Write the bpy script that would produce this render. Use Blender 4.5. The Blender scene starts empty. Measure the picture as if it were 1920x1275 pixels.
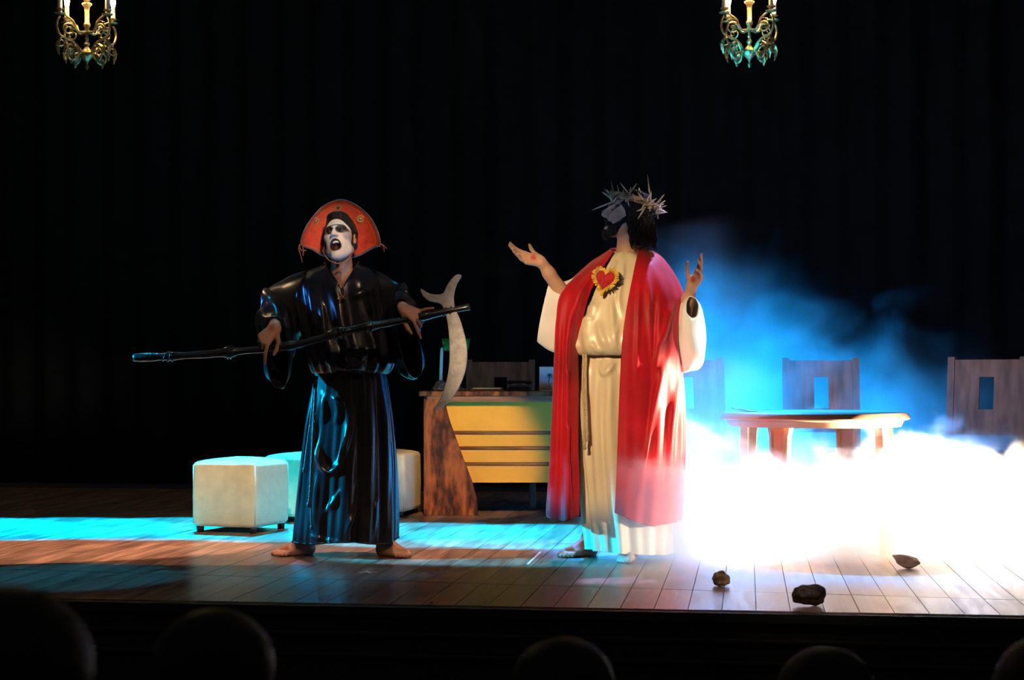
import bpy, bmesh, math, random
import numpy as np
from mathutils import Vector, Matrix
random.seed(7); RNG = np.random.default_rng(11)
sc = bpy.context.scene
COL = sc.collection

# ------------------------------------------------------------------ camera
F = 3277.0            # focal length in pixels of the 1920 x 1275 frame
HOR = 707.0           # row of the horizon
CH = 0.9              # eye height above the stage boards
YAW = math.atan(440.0 / F)
CX, CY = math.cos(YAW), math.sin(YAW)
FW = np.array([-CY, CX, 0.0]); RT = np.array([CX, CY, 0.0]); UP = np.array([0, 0, 1.0])
EYE = np.array([0, 0, CH])
cam_d = bpy.data.cameras.new('camera'); cam = bpy.data.objects.new('camera', cam_d); COL.objects.link(cam)
cam.location = (0, 0, CH); cam.rotation_euler = (math.pi / 2, 0, YAW)
cam_d.sensor_width = 36.0; cam_d.lens = F / 1920 * 36.0
cam_d.shift_y = (HOR - 637.5) / 1920
cam_d.clip_end = 200
cam_d.dof.use_dof = True; cam_d.dof.focus_distance = 9.0; cam_d.dof.aperture_fstop = 4.0
sc.camera = cam

def at(px, py, D):                      # a point of the place seen at a pixel, D metres away
    return EYE + FW * D + RT * ((px - 960) / F * D) + UP * ((HOR - py) / F * D)
def on_floor(px, py):
    return at(px, py, CH * F / (py - HOR))

# ------------------------------------------------------------------ render look, world, lights
sc.view_settings.view_transform = 'Standard'; sc.view_settings.look = 'None'
sc.view_settings.gamma = 1.0; sc.view_settings.use_curve_mapping = False
sc.view_settings.exposure = 0.0
cy = sc.cycles
cy.use_denoising = True; cy.use_adaptive_sampling = True; cy.adaptive_threshold = 0.08; cy.adaptive_min_samples = 16
cy.max_bounces = 5; cy.diffuse_bounces = 2; cy.glossy_bounces = 3; cy.transmission_bounces = 4
cy.volume_bounces = 2; cy.transparent_max_bounces = 8
cy.sample_clamp_indirect = 6.0
cy.volume_step_rate = 1.0; cy.volume_max_steps = 256
world = bpy.data.worlds.new('dark_hall'); sc.world = world; world.use_nodes = True
world.node_tree.nodes['Background'].inputs[0].default_value = (1.0, 0.97, 0.95, 1)
world.node_tree.nodes['Background'].inputs[1].default_value = 0.03

def spot(name, loc, target, power, color, deg, blend=0.15, radius=0.05, sx=1.0):
    l = bpy.data.lights.new(name, 'SPOT'); o = bpy.data.objects.new(name, l); COL.objects.link(o)
    o.location = loc
    d = Vector(target) - Vector(loc)
    o.rotation_euler = d.to_track_quat('-Z', 'Y').to_euler()
    o.scale = (sx, 1, 1)
    l.energy = power; l.color = color; l.spot_size = math.radians(deg); l.spot_blend = blend
    l.shadow_soft_size = radius
    return o
CYAN = (0.0, 0.52, 1.0); BLUE = (0.02, 0.25, 1.0); WARM = (1.0, 0.66, 0.34); AMBER = (1.0, 0.52, 0.2)
def V3(p): return tuple(float(c) for c in p)
# front-of-house spots, with added fills for the feet and the boards
spot('front_spot_robe', V3(at(-500, HOR, 3.4) + UP * 1.7), V3(at(1115, 705, 8.6)), 1300, (1.0, 0.70, 0.40), 14.2, 0.35, 0.06)
spot('front_spot_face', V3(at(1300, HOR, 4.0) + UP * 2.6), V3(at(637, 440, 8.7)), 900, (1.0, 0.58, 0.28), 4.6, 0.5, 0.06)
spot('front_spot_reaper', V3(at(1500, HOR, 4.0) + UP * 4.2), V3(at(660, 630, 8.7)), 420, (1.0, 0.66, 0.45), 18, 0.5, 0.06)
spot('front_spot_desk', V3(at(1000, HOR, 4.8) + UP * 3.2), V3(at(880, 850, 11.3)), 2300, (1.0, 0.60, 0.26), 8, 0.5, 0.06)
spot('front_spot_ottoman', V3(at(330, HOR, 4.0) + UP * 4.3), V3(at(450, 925, 10.3)), 1900, (1.0, 0.64, 0.30), 6.5, 0.6, 0.06)
spot('feet_fill', V3(at(700, HOR, 3.4) + UP * 2.2), V3(at(640, 1030, 8.6)), 220, (1.0, 0.6, 0.38), 11, 0.7, 0.06)  # added fill, only there to brighten the bare feet
spot('front_spot_crown', V3(at(2100, HOR, 4.0) + UP * 0.9), V3(at(1220, 390, 8.6)), 330, (1.0, 0.78, 0.55), 3.4, 0.5, 0.05)
spot('front_spot_hand', V3(at(2100, HOR, 4.0) + UP * 0.9), V3(at(1305, 520, 8.6)), 260, (1.0, 0.8, 0.7), 3.0, 0.5, 0.05)
spot('front_spot_chairs', V3(at(1750, HOR, 4.0) + UP * 3.4), V3(at(1690, 780, 10.8)), 380, (1.0, 0.60, 0.38), 12, 0.6, 0.06)
spot('boards_fill', V3(at(1500, HOR, 3.0) + UP * 3.2), V3(on_floor(1500, 1085)), 420, (1.0, 0.80, 0.68), 18, 0.7, 0.08)  # added wash to brighten the right front boards the other spots miss
spot('blue_spot_crown', V3(at(300, HOR, 5.0) + UP * 1.0), V3(at(1150, 400, 8.6)), 170, (0.25, 0.5, 1.0), 5, 0.5, 0.05)
# cyan washes hung upstage, aimed down at the boards
for px, D, e in ((-120, 10.45, 13000), (90, 10.45, 13000), (300, 10.45, 13000), (520, 10.35, 12000), (780, 10.05, 10000), (1000, 9.95, 12000)):
    t = on_floor(px, HOR + CH * F / D)
    spot('cyan_wash', V3(at(px + 20, HOR, D + 1.9) + UP * 4.6), V3(t), e, CYAN, 15.5, 0.25, 0.03)
# amber washes nearer the lip
for px, D, e in ((0, 9.05, 2600), (520, 9.05, 850), (900, 9.05, 700)):
    t = on_floor(px, HOR + CH * F / D)
    spot('amber_wash', V3(at(px + 20, HOR, D + 1.6) + UP * 4.6), V3(t), e, (1.0, 0.52, 0.32), 13.0, 0.12, 0.03, 2.2)
for px, D, e in ((120, 7.9, 700), (600, 8.1, 320)):
    t = on_floor(px, HOR + CH * F / D)
    spot('blue_pool', V3(at(px + 20, HOR, D + 1.6) + UP * 4.6), V3(t), e, CYAN, 12, 0.4, 0.03)
# cyan side light from the left wing
spot('blue_side', V3(at(-900, HOR, 8.3) + UP * 1.0), V3(at(600, 860, 8.7)), 6500, CYAN, 12.5, 0.3, 0.06)
spot('blue_sleeve', V3(at(-900, HOR, 7.6) + UP * 1.0), V3(at(515, 560, 8.6)), 900, (0.05, 0.28, 1.0), 2.6, 0.4, 0.05)
spot('blue_low_right', V3(at(900, HOR, 6.0) - UP * 0.6), V3(at(640, 480, 8.6)), 130, (0.1, 0.45, 1.0), 7, 0.5, 0.03)
# right half: blue and violet back lights from above, a warm lamp low in the fog and two added fog fills
spot('blue_back', V3(at(1130, HOR, 13.4) + UP * 4.4), V3(at(1440, 900, 9.6)), 26000, (0.005, 0.30, 1.0), 24, 0.7, 0.05)
spot('blue_back_high', V3(at(1350, HOR, 13.9) + UP * 4.6), V3(at(1500, 780, 11.9)), 30000, (0.005, 0.30, 1.0), 32, 0.8, 0.05)
spot('violet_rim', V3(at(1420, HOR, 9.7) + UP * 3.2), V3(at(1250, 530, 8.62)), 1600, (0.45, 0.4, 1.0), 12, 0.4, 0.05)
spot('cyan_chandelier', V3(at(900, HOR, 8.6) + UP * 0.6), V3(at(1400, 90, 10.5)), 1300, CYAN, 6, 0.4, 0.03)
spot('cyan_sleeve', V3(at(2400, HOR, 8.0) + UP * 2.4), V3(at(1300, 630, 8.55)), 3600, (0.45, 0.9, 1.0), 4.5, 0.5, 0.04)
spot('fog_fill_back', V3(at(1900, HOR, 11.6) - UP * 0.62), V3(at(1560, 1000, 9.2)), 2500, (1.0, 0.84, 0.62), 34, 0.6, 0.05)  # added lamp hidden upstage, makes the fog glow from behind
spot('fog_lamp_side', V3(at(2230, HOR, 8.75) - UP * 0.6), V3(at(1450, 975, 8.8)), 20000, (1.0, 0.80, 0.54), 41, 0.5, 0.05)
spot('fog_fill_front', V3(at(2130, HOR, 6.9) - UP * 0.45), V3(at(1320, 965, 8.6)), 1800, (1.0, 0.88, 0.78), 24, 0.8, 0.05)  # added lamp off to the side, whitens the fog and the tunic's foot

# ------------------------------------------------------------------ helpers
def link(o, parent=None):
    COL.objects.link(o)
    if parent is not None: o.parent = parent
    return o
def tag(o, label=None, cat=None, group=None, kind=None):
    if label: o['label'] = label
    if cat: o['category'] = cat
    if group: o['group'] = group
    if kind: o['kind'] = kind
    return o
def empty(name, loc, rz=0.0, label=None, cat=None, group=None):
    o = bpy.data.objects.new(name, None); COL.objects.link(o); o.empty_display_size = 0.1
    o.location = V3(loc); o.rotation_euler = (0, 0, rz)
    return tag(o, label, cat, group)

class MB:
    def __init__(s): s.v = []; s.f = []; s.n = 0
    def add(s, v, f):
        v = np.asarray(v, float).reshape(-1, 3)
        s.v.append(v); s.f += [tuple(int(i) + s.n for i in q) for q in f]; s.n += len(v)
        return s
    def box(s, c, d, rz=0.0, m=None):
        x, y, z = (k / 2 for k in d)
        v = np.array([(-x,-y,-z),(x,-y,-z),(x,y,-z),(-x,y,-z),(-x,-y,z),(x,-y,z),(x,y,z),(-x,y,z)])
        if rz:
            ca, sa = math.cos(rz), math.sin(rz)
            v = v @ np.array([(ca, sa, 0), (-sa, ca, 0), (0, 0, 1)])
        if m is not None: v = v @ np.asarray(m).T
        return s.add(v + np.array(c), [(3,2,1,0),(4,5,6,7),(0,1,5,4),(1,2,6,5),(2,3,7,6),(3,0,4,7)])
    def tube(s, pts, r, sides=10, caps=True, flat=1.0):
        pts = np.asarray(pts, float); n = len(pts); r = np.broadcast_to(np.asarray(r, float), (n,))
        t = np.gradient(pts, axis=0); t /= np.linalg.norm(t, axis=1)[:, None] + 1e-12
        ref = np.array([0, 0, 1.0]) if abs(t[0][2]) < 0.9 else np.array([1.0, 0, 0])
        u = np.cross(t[0], ref); u /= np.linalg.norm(u)
        vs = []; an = np.arange(sides) / sides * 2 * math.pi
        for i in range(n):
            u = u - t[i] * np.dot(u, t[i]); u /= np.linalg.norm(u) + 1e-12
            w = np.cross(t[i], u)
            vs.append(pts[i] + r[i] * (np.cos(an)[:, None] * u + flat * np.sin(an)[:, None] * w))
        f = [(i*sides+j, i*sides+(j+1)%sides, (i+1)*sides+(j+1)%sides, (i+1)*sides+j) for i in range(n-1) for j in range(sides)]
        if caps: f += [tuple(range(sides))[::-1], tuple((n-1)*sides+j for j in range(sides))]
        return s.add(np.concatenate(vs), f)
    def lathe(s, prof, sides=20, c=(0, 0, 0)):
        an = np.arange(sides) / sides * 2 * math.pi; n = len(prof)
        v = [(c[0]+r*math.cos(a), c[1]+r*math.sin(a), c[2]+z) for r, z in prof for a in an]
        f = [(i*sides+j, i*sides+(j+1)%sides, (i+1)*sides+(j+1)%sides, (i+1)*sides+j) for i in range(n-1) for j in range(sides)]
        f += [tuple(range(sides))[::-1], tuple((n-1)*sides+j for j in range(sides))]
        return s.add(v, f)
    def prism(s, poly, y0, y1):         # outline in x,z extruded along y
        n = len(poly)
        v = [(x, y0, z) for x, z in poly] + [(x, y1, z) for x, z in poly]
        f = [tuple(range(n)), tuple(range(2*n-1, n-1, -1))] + [(i, i+n, (i+1)%n+n, (i+1)%n) for i in range(n)]
        return s.add(v, f)
    def grid(s, P, closed_u=False):     # P[nv][nu][3]
        P = np.asarray(P); nv, nu = P.shape[:2]; m = nu if closed_u else nu - 1
        f = [(i*nu+j, i*nu+(j+1)%nu, (i+1)*nu+(j+1)%nu, (i+1)*nu+j) for i in range(nv-1) for j in range(m)]
        return s.add(P.reshape(-1, 3), f)
    def build(s, name, mat, parent=None, smooth=True, bevel=0.0, solid=0.0, col=None, autos=None, subsurf=0):
        me = bpy.data.meshes.new(name)
        v = np.concatenate(s.v) if s.v else np.zeros((0, 3))
        me.from_pydata(v.tolist(), [], s.f); me.update()
        if smooth: me.polygons.foreach_set('use_smooth', [True] * len(me.polygons))
        if col is not None:
            at_ = me.color_attributes.new('Col', 'FLOAT_COLOR', 'POINT')
            c4 = np.ones((len(v), 4), np.float32); c4[:, :3] = col
            at_.data.foreach_set('color', c4.ravel())
        bm = bmesh.new(); bm.from_mesh(me); bmesh.ops.recalc_face_normals(bm, faces=bm.faces); bm.to_mesh(me); bm.free()
        me.materials.append(mat)
        if autos: me.set_sharp_from_angle(angle=math.radians(autos))
        o = bpy.data.objects.new(name, me); link(o, parent)
        if solid:
            m = o.modifiers.new('thickness', 'SOLIDIFY'); m.thickness = solid; m.offset = 0
        if bevel:
            m = o.modifiers.new('bevel', 'BEVEL'); m.width = bevel; m.segments = 2; m.limit_method = 'ANGLE'; m.angle_limit = 0.6
        if subsurf:
            m = o.modifiers.new('smooth', 'SUBSURF'); m.levels = subsurf; m.render_levels = subsurf
        return o

def cr(P, n, closed=False):             # Catmull-Rom through P, n samples, even in chord length
    P = np.asarray(P, float)
    if closed: Q = np.concatenate([P[-1:], P, P[:2]])
    else: Q = np.concatenate([2*P[:1]-P[1:2], P, 2*P[-1:]-P[-2:-1]])
    m = len(P) if closed else len(P) - 1
    seg = np.linalg.norm((np.roll(P, -1, 0) - P)[:m], axis=1) if P.ndim == 2 else np.ones(m)
    seg = np.maximum(seg, 1e-9); cum = np.concatenate([[0], np.cumsum(seg)])
    u = np.linspace(0, cum[-1], n, endpoint=not closed)
    k = np.clip(np.searchsorted(cum, u, 'right') - 1, 0, m - 1); t = (u - cum[k]) / seg[k]
    sh = (-1,) + (1,) * (P.ndim - 1); t = t.reshape(sh)
    p0, p1, p2, p3 = Q[k], Q[k+1], Q[k+2], Q[k+3]
    return 0.5 * (2*p1 + (p2-p0)*t + (2*p0-5*p1+4*p2-p3)*t*t + (3*p1-p0-3*p2+p3)*t**3)

# ------------------------------------------------------------------ materials
def nodes_of(m):
    m.use_nodes = True; nt = m.node_tree
    return nt, nt.nodes['Principled BSDF']
def setp(b, **k):
    for n, v in k.items():
        i = b.inputs.get(n.replace('_', ' '))
        if i is not None: i.default_value = v
MATS = {}
def mat(name, color, rough=0.6, metal=0.0, vary=0.12, scale=8.0, bump=0.0, bscale=60.0, stretch=(1, 1, 1), dark=None, coat=0.0, sheen=0.0, spec=0.5, aniso=0.0, emit=0.0, world_co=False, rand=0.0, rvar=0.0):
    if name in MATS: return MATS[name]
    m = bpy.data.materials.new(name); nt, b = nodes_of(m); N, Lk = nt.nodes, nt.links
    tc = N.new('ShaderNodeTexCoord'); mp = N.new('ShaderNodeMapping')
    mp.inputs['Scale'].default_value = stretch
    if world_co:
        g = N.new('ShaderNodeNewGeometry'); Lk.new(g.outputs['Position'], mp.inputs['Vector'])
    else: Lk.new(tc.outputs['Object'], mp.inputs['Vector'])
    nz = N.new('ShaderNodeTexNoise'); nz.inputs['Scale'].default_value = scale; nz.inputs['Detail'].default_value = 5
    Lk.new(mp.outputs[0], nz.inputs['Vector'])
    rp = N.new('ShaderNodeValToRGB')
    c = np.array(color); d = np.array(dark) if dark is not None else c * (1 - 2.2 * vary)
    hi = np.minimum(c * (1 + vary), 1)
    rp.color_ramp.elements[0].position = 0.32; rp.color_ramp.elements[1].position = 0.68
    rp.color_ramp.elements[0].color = (*np.clip(d, 0, 1), 1); rp.color_ramp.elements[1].color = (*hi, 1)
    Lk.new(nz.outputs['Fac'], rp.inputs['Fac'])
    out = rp.outputs['Color']
    if rand:
        oi = N.new('ShaderNodeObjectInfo'); mr = N.new('ShaderNodeMapRange')
        mr.inputs['To Min'].default_value = 1 - rand; mr.inputs['To Max'].default_value = 1 + rand
        Lk.new(oi.outputs['Random'], mr.inputs['Value'])
        mx = N.new('ShaderNodeVectorMath'); mx.operation = 'SCALE'
        Lk.new(out, mx.inputs[0]); Lk.new(mr.outputs[0], mx.inputs['Scale']); out = mx.outputs[0]
    Lk.new(out, b.inputs['Base Color'])
    setp(b, Roughness=rough, Metallic=metal, Coat_Weight=coat, Sheen_Weight=sheen, Specular_IOR_Level=spec, Anisotropic=aniso)
    if rvar:
        mr2 = N.new('ShaderNodeMapRange'); mr2.inputs['To Min'].default_value = max(rough - rvar, 0.03); mr2.inputs['To Max'].default_value = rough + rvar
        Lk.new(nz.outputs['Fac'], mr2.inputs['Value']); Lk.new(mr2.outputs[0], b.inputs['Roughness'])
    if bump:
        n2 = N.new('ShaderNodeTexNoise'); n2.inputs['Scale'].default_value = bscale; n2.inputs['Detail'].default_value = 3
        Lk.new(mp.outputs[0], n2.inputs['Vector'])
        bp = N.new('ShaderNodeBump'); bp.inputs['Strength'].default_value = bump; bp.inputs['Distance'].default_value = 0.01
        Lk.new(n2.outputs['Fac'], bp.inputs['Height']); Lk.new(bp.outputs[0], b.inputs['Normal'])
    if emit:
        b.inputs['Emission Color'].default_value = (*color, 1); b.inputs['Emission Strength'].default_value = emit
    MATS[name] = m
    return m
def mat_attr(name, rough=0.5, sss=0.0, spec=0.4):
    m = bpy.data.materials.new(name); nt, b = nodes_of(m); N, Lk = nt.nodes, nt.links
    a = N.new('ShaderNodeAttribute'); a.attribute_name = 'Col'
    nz = N.new('ShaderNodeTexNoise'); nz.inputs['Scale'].default_value = 60
    tc = N.new('ShaderNodeTexCoord'); Lk.new(tc.outputs['Object'], nz.inputs['Vector'])
    mr = N.new('ShaderNodeMapRange'); mr.inputs['To Min'].default_value = 0.88; mr.inputs['To Max'].default_value = 1.1
    Lk.new(nz.outputs['Fac'], mr.inputs['Value'])
    mx = N.new('ShaderNodeVectorMath'); mx.operation = 'SCALE'
    Lk.new(a.outputs['Color'], mx.inputs[0]); Lk.new(mr.outputs[0], mx.inputs['Scale']); Lk.new(mx.outputs[0], b.inputs['Base Color'])
    setp(b, Roughness=rough, Specular_IOR_Level=spec)
    return m
M_plank = mat('stage_boards', (0.30, 0.19, 0.14), 0.32, vary=0.25, scale=3.0, stretch=(9, 0.8, 1), bump=0.05, bscale=30, rand=0.22, world_co=True, rvar=0.1)
M_sub = mat('subfloor_black', (0.01, 0.009, 0.008), 0.9)
M_black = mat('black_paint', (0.012, 0.012, 0.012), 0.7)
M_drape = mat('black_drape', (0.005, 0.005, 0.005), 0.95, spec=0.08)
M_fascia = mat('dark_stained_fascia', (0.022, 0.012, 0.009), 0.5, scale=6, stretch=(1, 1, 8))
M_vinyl = mat('cream_vinyl', (0.74, 0.66, 0.46), 0.55, vary=0.05, scale=14, bump=0.12, bscale=180)
M_dark = mat('dark_plastic', (0.015, 0.015, 0.016), 0.45)
def mat_burl():
    m = bpy.data.materials.new('burl_veneer'); nt, b = nodes_of(m); N, Lk = nt.nodes, nt.links
    tc = N.new('ShaderNodeTexCoord'); mp = N.new('ShaderNodeMapping'); mp.inputs['Scale'].default_value = (2.2, 2.2, 0.8); Lk.new(tc.outputs['Object'], mp.inputs['Vector'])
    n1 = N.new('ShaderNodeTexNoise'); n1.inputs['Scale'].default_value = 2.3; n1.inputs['Detail'].default_value = 3; n1.inputs['Distortion'].default_value = 0.8; Lk.new(mp.outputs[0], n1.inputs['Vector'])
    mu = N.new('ShaderNodeMath'); mu.operation = 'MULTIPLY'; mu.inputs[1].default_value = 26; Lk.new(n1.outputs['Fac'], mu.inputs[0])
    si = N.new('ShaderNodeMath'); si.operation = 'SINE'; Lk.new(mu.outputs[0], si.inputs[0])
    n2 = N.new('ShaderNodeTexNoise'); n2.inputs['Scale'].default_value = 14; n2.inputs['Detail'].default_value = 4; Lk.new(mp.outputs[0], n2.inputs['Vector'])
    ma = N.new('ShaderNodeMath'); ma.operation = 'MULTIPLY_ADD'; ma.inputs[1].default_value = 0.22; Lk.new(si.outputs[0], ma.inputs[0]); Lk.new(n2.outputs['Fac'], ma.inputs[2])
    rp = N.new('ShaderNodeValToRGB'); e = rp.color_ramp.elements
    e[0].position = 0.2; e[0].color = (0.030, 0.008, 0.004, 1); e[1].position = 0.8; e[1].color = (0.34, 0.095, 0.026, 1)
    k = e.new(0.45); k.color = (0.15, 0.036, 0.012, 1)
    Lk.new(ma.outputs[0], rp.inputs[0]); Lk.new(rp.outputs[0], b.inputs['Base Color']); setp(b, Roughness=0.55, Specular_IOR_Level=0.25)
    return m
M_burl = mat_burl()
M_yellow = mat('yellow_laminate', (0.76, 0.38, 0.025), 0.5, vary=0.05, scale=4)
M_rail = mat('brown_rail', (0.26, 0.11, 0.05), 0.45, vary=0.2, scale=8, stretch=(0.5, 4, 6))
M_chair = mat('chair_wood', (0.22, 0.115, 0.07), 0.5, vary=0.22, scale=4, stretch=(5, 5, 0.9), bump=0.05)
M_pad = mat('seat_leatherette', (0.10, 0.09, 0.085), 0.4, vary=0.15, bump=0.1, bscale=120)
M_tbl = mat('brown_plastic', (0.36, 0.17, 0.10), 0.32, vary=0.08, scale=5)
M_brass = mat('aged_brass', (0.62, 0.44, 0.2), 0.34, 0.9, vary=0.3, scale=30, bump=0.25, bscale=90)
M_candle = mat('candle_sleeve', (0.75, 0.7, 0.58), 0.5, vary=0.05)
M_bulb = mat('lit_bulb', (1.0, 0.72, 0.32), 0.4, vary=0.0, emit=420.0)
M_skin = mat_attr('skin', 0.5)
M_satin = mat('black_satin', (0.010, 0.010, 0.012), 0.24, vary=0.1, scale=3, spec=0.45, aniso=0.2)
M_cream = mat('cream_satin', (0.72, 0.60, 0.40), 0.34, vary=0.05, scale=3, spec=0.6, aniso=0.3, sheen=0.1)
M_white = mat('white_cotton', (0.82, 0.80, 0.78), 0.6, vary=0.03, scale=5, sheen=0.15)
M_velvet = mat('red_velvet', (0.46, 0.005, 0.014), 0.5, vary=0.15, scale=5, sheen=0.15, spec=0.22, bump=0.06, bscale=150)
M_hair = mat('dark_hair', (0.007, 0.005, 0.005), 0.45, vary=0.3, scale=40, spec=0.25, bump=0.8, bscale=110)
M_hat = mat('red_leather', (0.52, 0.055, 0.025), 0.55, vary=0.14, scale=26, bump=0.15, bscale=120)
M_hatrim = mat('hat_edge', (0.14, 0.11, 0.11), 0.5)
M_cord = mat('leather_cord', (0.45, 0.16, 0.08), 0.6)
M_gold = mat('gold_stud', (0.85, 0.62, 0.22), 0.3, 0.9)
M_felt = mat('pale_felt', (0.50, 0.24, 0.10), 0.8)
M_wrap = mat('black_taped_pole', (0.012, 0.012, 0.013), 0.22, spec=0.7, bump=0.5, bscale=35)
M_silver = mat('silver_foam', (0.36, 0.35, 0.36), 0.5, 0.1, vary=0.12, scale=40, bump=0.12, bscale=90)
M_rope = mat('rope', (0.55, 0.42, 0.25), 0.8, bump=0.3, bscale=150)
M_brope = mat('black_rope', (0.02, 0.02, 0.024), 0.4, bump=0.4, bscale=200)
M_heart = mat('red_plush', (0.48, 0.01, 0.02), 0.9, vary=0.2, scale=60, sheen=0.3)
M_fringe = mat('gold_fringe', (0.68, 0.40, 0.03), 0.45, vary=0.25, scale=60)
M_twig = mat('dry_twigs', (0.34, 0.22, 0.13), 0.6, vary=0.35, scale=30)
M_thorn = mat('pale_thorns', (0.62, 0.52, 0.42), 0.5, vary=0.15, scale=20)
M_tooth = mat('teeth', (0.8, 0.75, 0.65), 0.3, vary=0.02)
M_green = mat('green_glass_shade', (0.01, 0.20, 0.05), 0.25, vary=0.1)
M_foil = mat('foil', (0.55, 0.6, 0.6), 0.15, 1.0, bump=0.9, bscale=70)
M_paper = mat('paper', (0.75, 0.72, 0.66), 0.7, vary=0.03)
M_bark = mat('dark_bark', (0.055, 0.028, 0.016), 0.6, vary=0.5, scale=22, bump=0.7, bscale=40)
M_crust = mat('tan_husk', (0.42, 0.25, 0.12), 0.75, vary=0.4, scale=18, bump=0.7, bscale=45)
M_pale = mat('pale_husk', (0.50, 0.30, 0.22), 0.75, vary=0.25, scale=16, bump=0.6, bscale=45)
M_tape = mat('white_tape', (0.8, 0.8, 0.78), 0.6, vary=0.02)
M_cloth = mat('audience_cloth', (0.02, 0.02, 0.024), 0.9)
# ------------------------------------------------------------------ the setting
YE = 6.80                                # stage lip
def yseam(x): return 7.70 - 0.118 * (x + 2.54)
floor = MB().box((-1.9, 11.2, -0.06), (14.2, 8.8, 0.06)).build('floor', M_sub, smooth=False); tag(floor, kind='structure')
PW = 0.131
x = -7.3
meshes = 0
while x < 3.6:
    x0, x1 = x + 0.0015, x + PW - 0.0015; x += PW
    cuts = [('e', None), ('s', None)]
    yy = [ (YE, YE) , (yseam(x0), yseam(x1)) ]
    q = random.choice((8.6, 9.0, 9.4, 9.9)); yy.append((q, q)); yy.append((13.6, 13.6))
    for k in range(len(yy) - 1):
        g0, g1 = (0.0 if k == 0 else 0.003), 0.003
        if k == 0: g1 = 0.006
        a0, a1 = yy[k][0] + g0, yy[k][1] + g0; b0, b1 = yy[k+1][0] - g1, yy[k+1][1] - g1
        zt = random.uniform(-0.0007, 0.0)
        m = MB(); m.add([(x0,a0,-0.03),(x1,a1,-0.03),(x1,b1,-0.03),(x0,b0,-0.03),(x0,a0,zt),(x1,a1,zt),(x1,b1,zt),(x0,b0,zt)],
                        [(3,2,1,0),(4,5,6,7),(0,1,5,4),(1,2,6,5),(2,3,7,6),(3,0,4,7)])
        m.build('plank', M_plank, floor, smooth=False)
# stage lip and front face with its mouldings
lip = MB().box((-1.9, YE - 0.03, -0.022), (14.2, 0.06, 0.035)).build('trim_1', M_black, smooth=False); tag(lip, kind='structure')
wf = MB().box((-1.9, YE - 0.0, -0.62), (14.2, 0.04, 1.16)).build('wall_front', M_fascia, smooth=False); tag(wf, kind='structure')
for i, z in enumerate((-0.115, -0.20, -0.42)):
    t = MB().tube([(-8.9, YE - 0.03, z), (5.1, YE - 0.03, z)], 0.016, 8).build('moulding', M_fascia, wf)
hf = MB().add([(-9, -5, 1.05), (7, -5, 1.05), (7, YE - 0.03, -1.16), (-9, YE - 0.03, -1.16), (-9, -5, 0.9), (7, -5, 0.9), (7, YE - 0.03, -1.3), (-9, YE - 0.03, -1.3)], [(0,1,2,3),(7,6,5,4),(0,4,5,1),(1,5,6,2),(2,6,7,3),(3,7,4,0)]).build('floor_auditorium', M_black, smooth=False); tag(hf, kind='structure')
# black drapes behind and at the sides
def drape(name, a, b, h, n):
    a = np.array(a); b = np.array(b); d = b - a; Ld = np.linalg.norm(d); d /= Ld; nn = np.array([-d[1], d[0], 0])
    u = np.linspace(0, Ld, n); off = 0.05 * np.sin(u * 21) + 0.03 * np.sin(u * 8.3 + 1)
    P = [[a + d * uu + nn * oo * (0.5 + 0.5 * k) + UP * h * k for uu, oo in zip(u, off)] for k in np.linspace(0, 1, 5)]
    return tag(MB().grid(P).build(name, M_drape, solid=0.01), kind='structure')
drape('wall_back', (-11.5, 14.2, 0.0), (8.5, 14.2, 0.0), 6.5, 1100)

# ------------------------------------------------------------------ furniture
def ottoman(px, py, D, w, h, rz, label):
    p = at(px, py, D); p[2] = 0
    t = empty('ottoman', p, YAW + rz, label, 'ottoman', 'cream ottomans on the boards')
    n = 15; g = np.linspace(-1, 1, n)
    m = MB()
    hw = w / 2
    # rounded, domed body
    P = []
    for z, ins in ((0.035, 0.012), (0.045, 0.003), (0.06, 0.0), (h * 0.5, -0.003), (h - 0.03, 0.0), (h - 0.012, 0.004), (h - 0.002, 0.016)):
        ring = []
        for k in range(48):
            a = k / 48 * 2 * math.pi; ca, sa = math.cos(a), math.sin(a); e = 0.16
            ring.append(((hw - ins) * math.copysign(abs(ca) ** e, ca), (hw - ins) * math.copysign(abs(sa) ** e, sa), z))
        P.append(ring)
    for s in (0.85, 0.6, 0.3, 0.02):
        P.append([(q[0] * s, q[1] * s, h + 0.022 * (1 - s * s)) for q in P[6]])
    m.grid(P, True).build('body', M_vinyl, t, autos=60)
    for sx, sy in ((-1, -1), (1, -1), (1, 1), (-1, 1)):
        MB().lathe([(0.012, 0), (0.02, 0.0), (0.024, 0.04), (0.0, 0.04)], 12, (sx * (hw - 0.04), sy * (hw - 0.04), 0)).build('foot', M_dark, t)
        MB().tube([(sx * hw * 0.948, sy * hw * 0.948, 0.05), (sx * hw * 0.948, sy * hw * 0.948, h - 0.02)], 0.003, 6).build('seam', M_vinyl, t)
    return t
ottoman(452, 985, 10.28, 0.425, 0.41, math.radians(-20), 'cream vinyl cube ottoman standing nearest, left of the black-robed figure')
ottoman(583, 960, 11.0, 0.43, 0.41, math.radians(-35), 'cream cube ottoman half hidden behind the black robe, its left face lit cyan')
ottoman(716, 955, 11.45, 0.43, 0.41, math.radians(-12), 'cream cube ottoman showing between the black robe and the desk')

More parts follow.
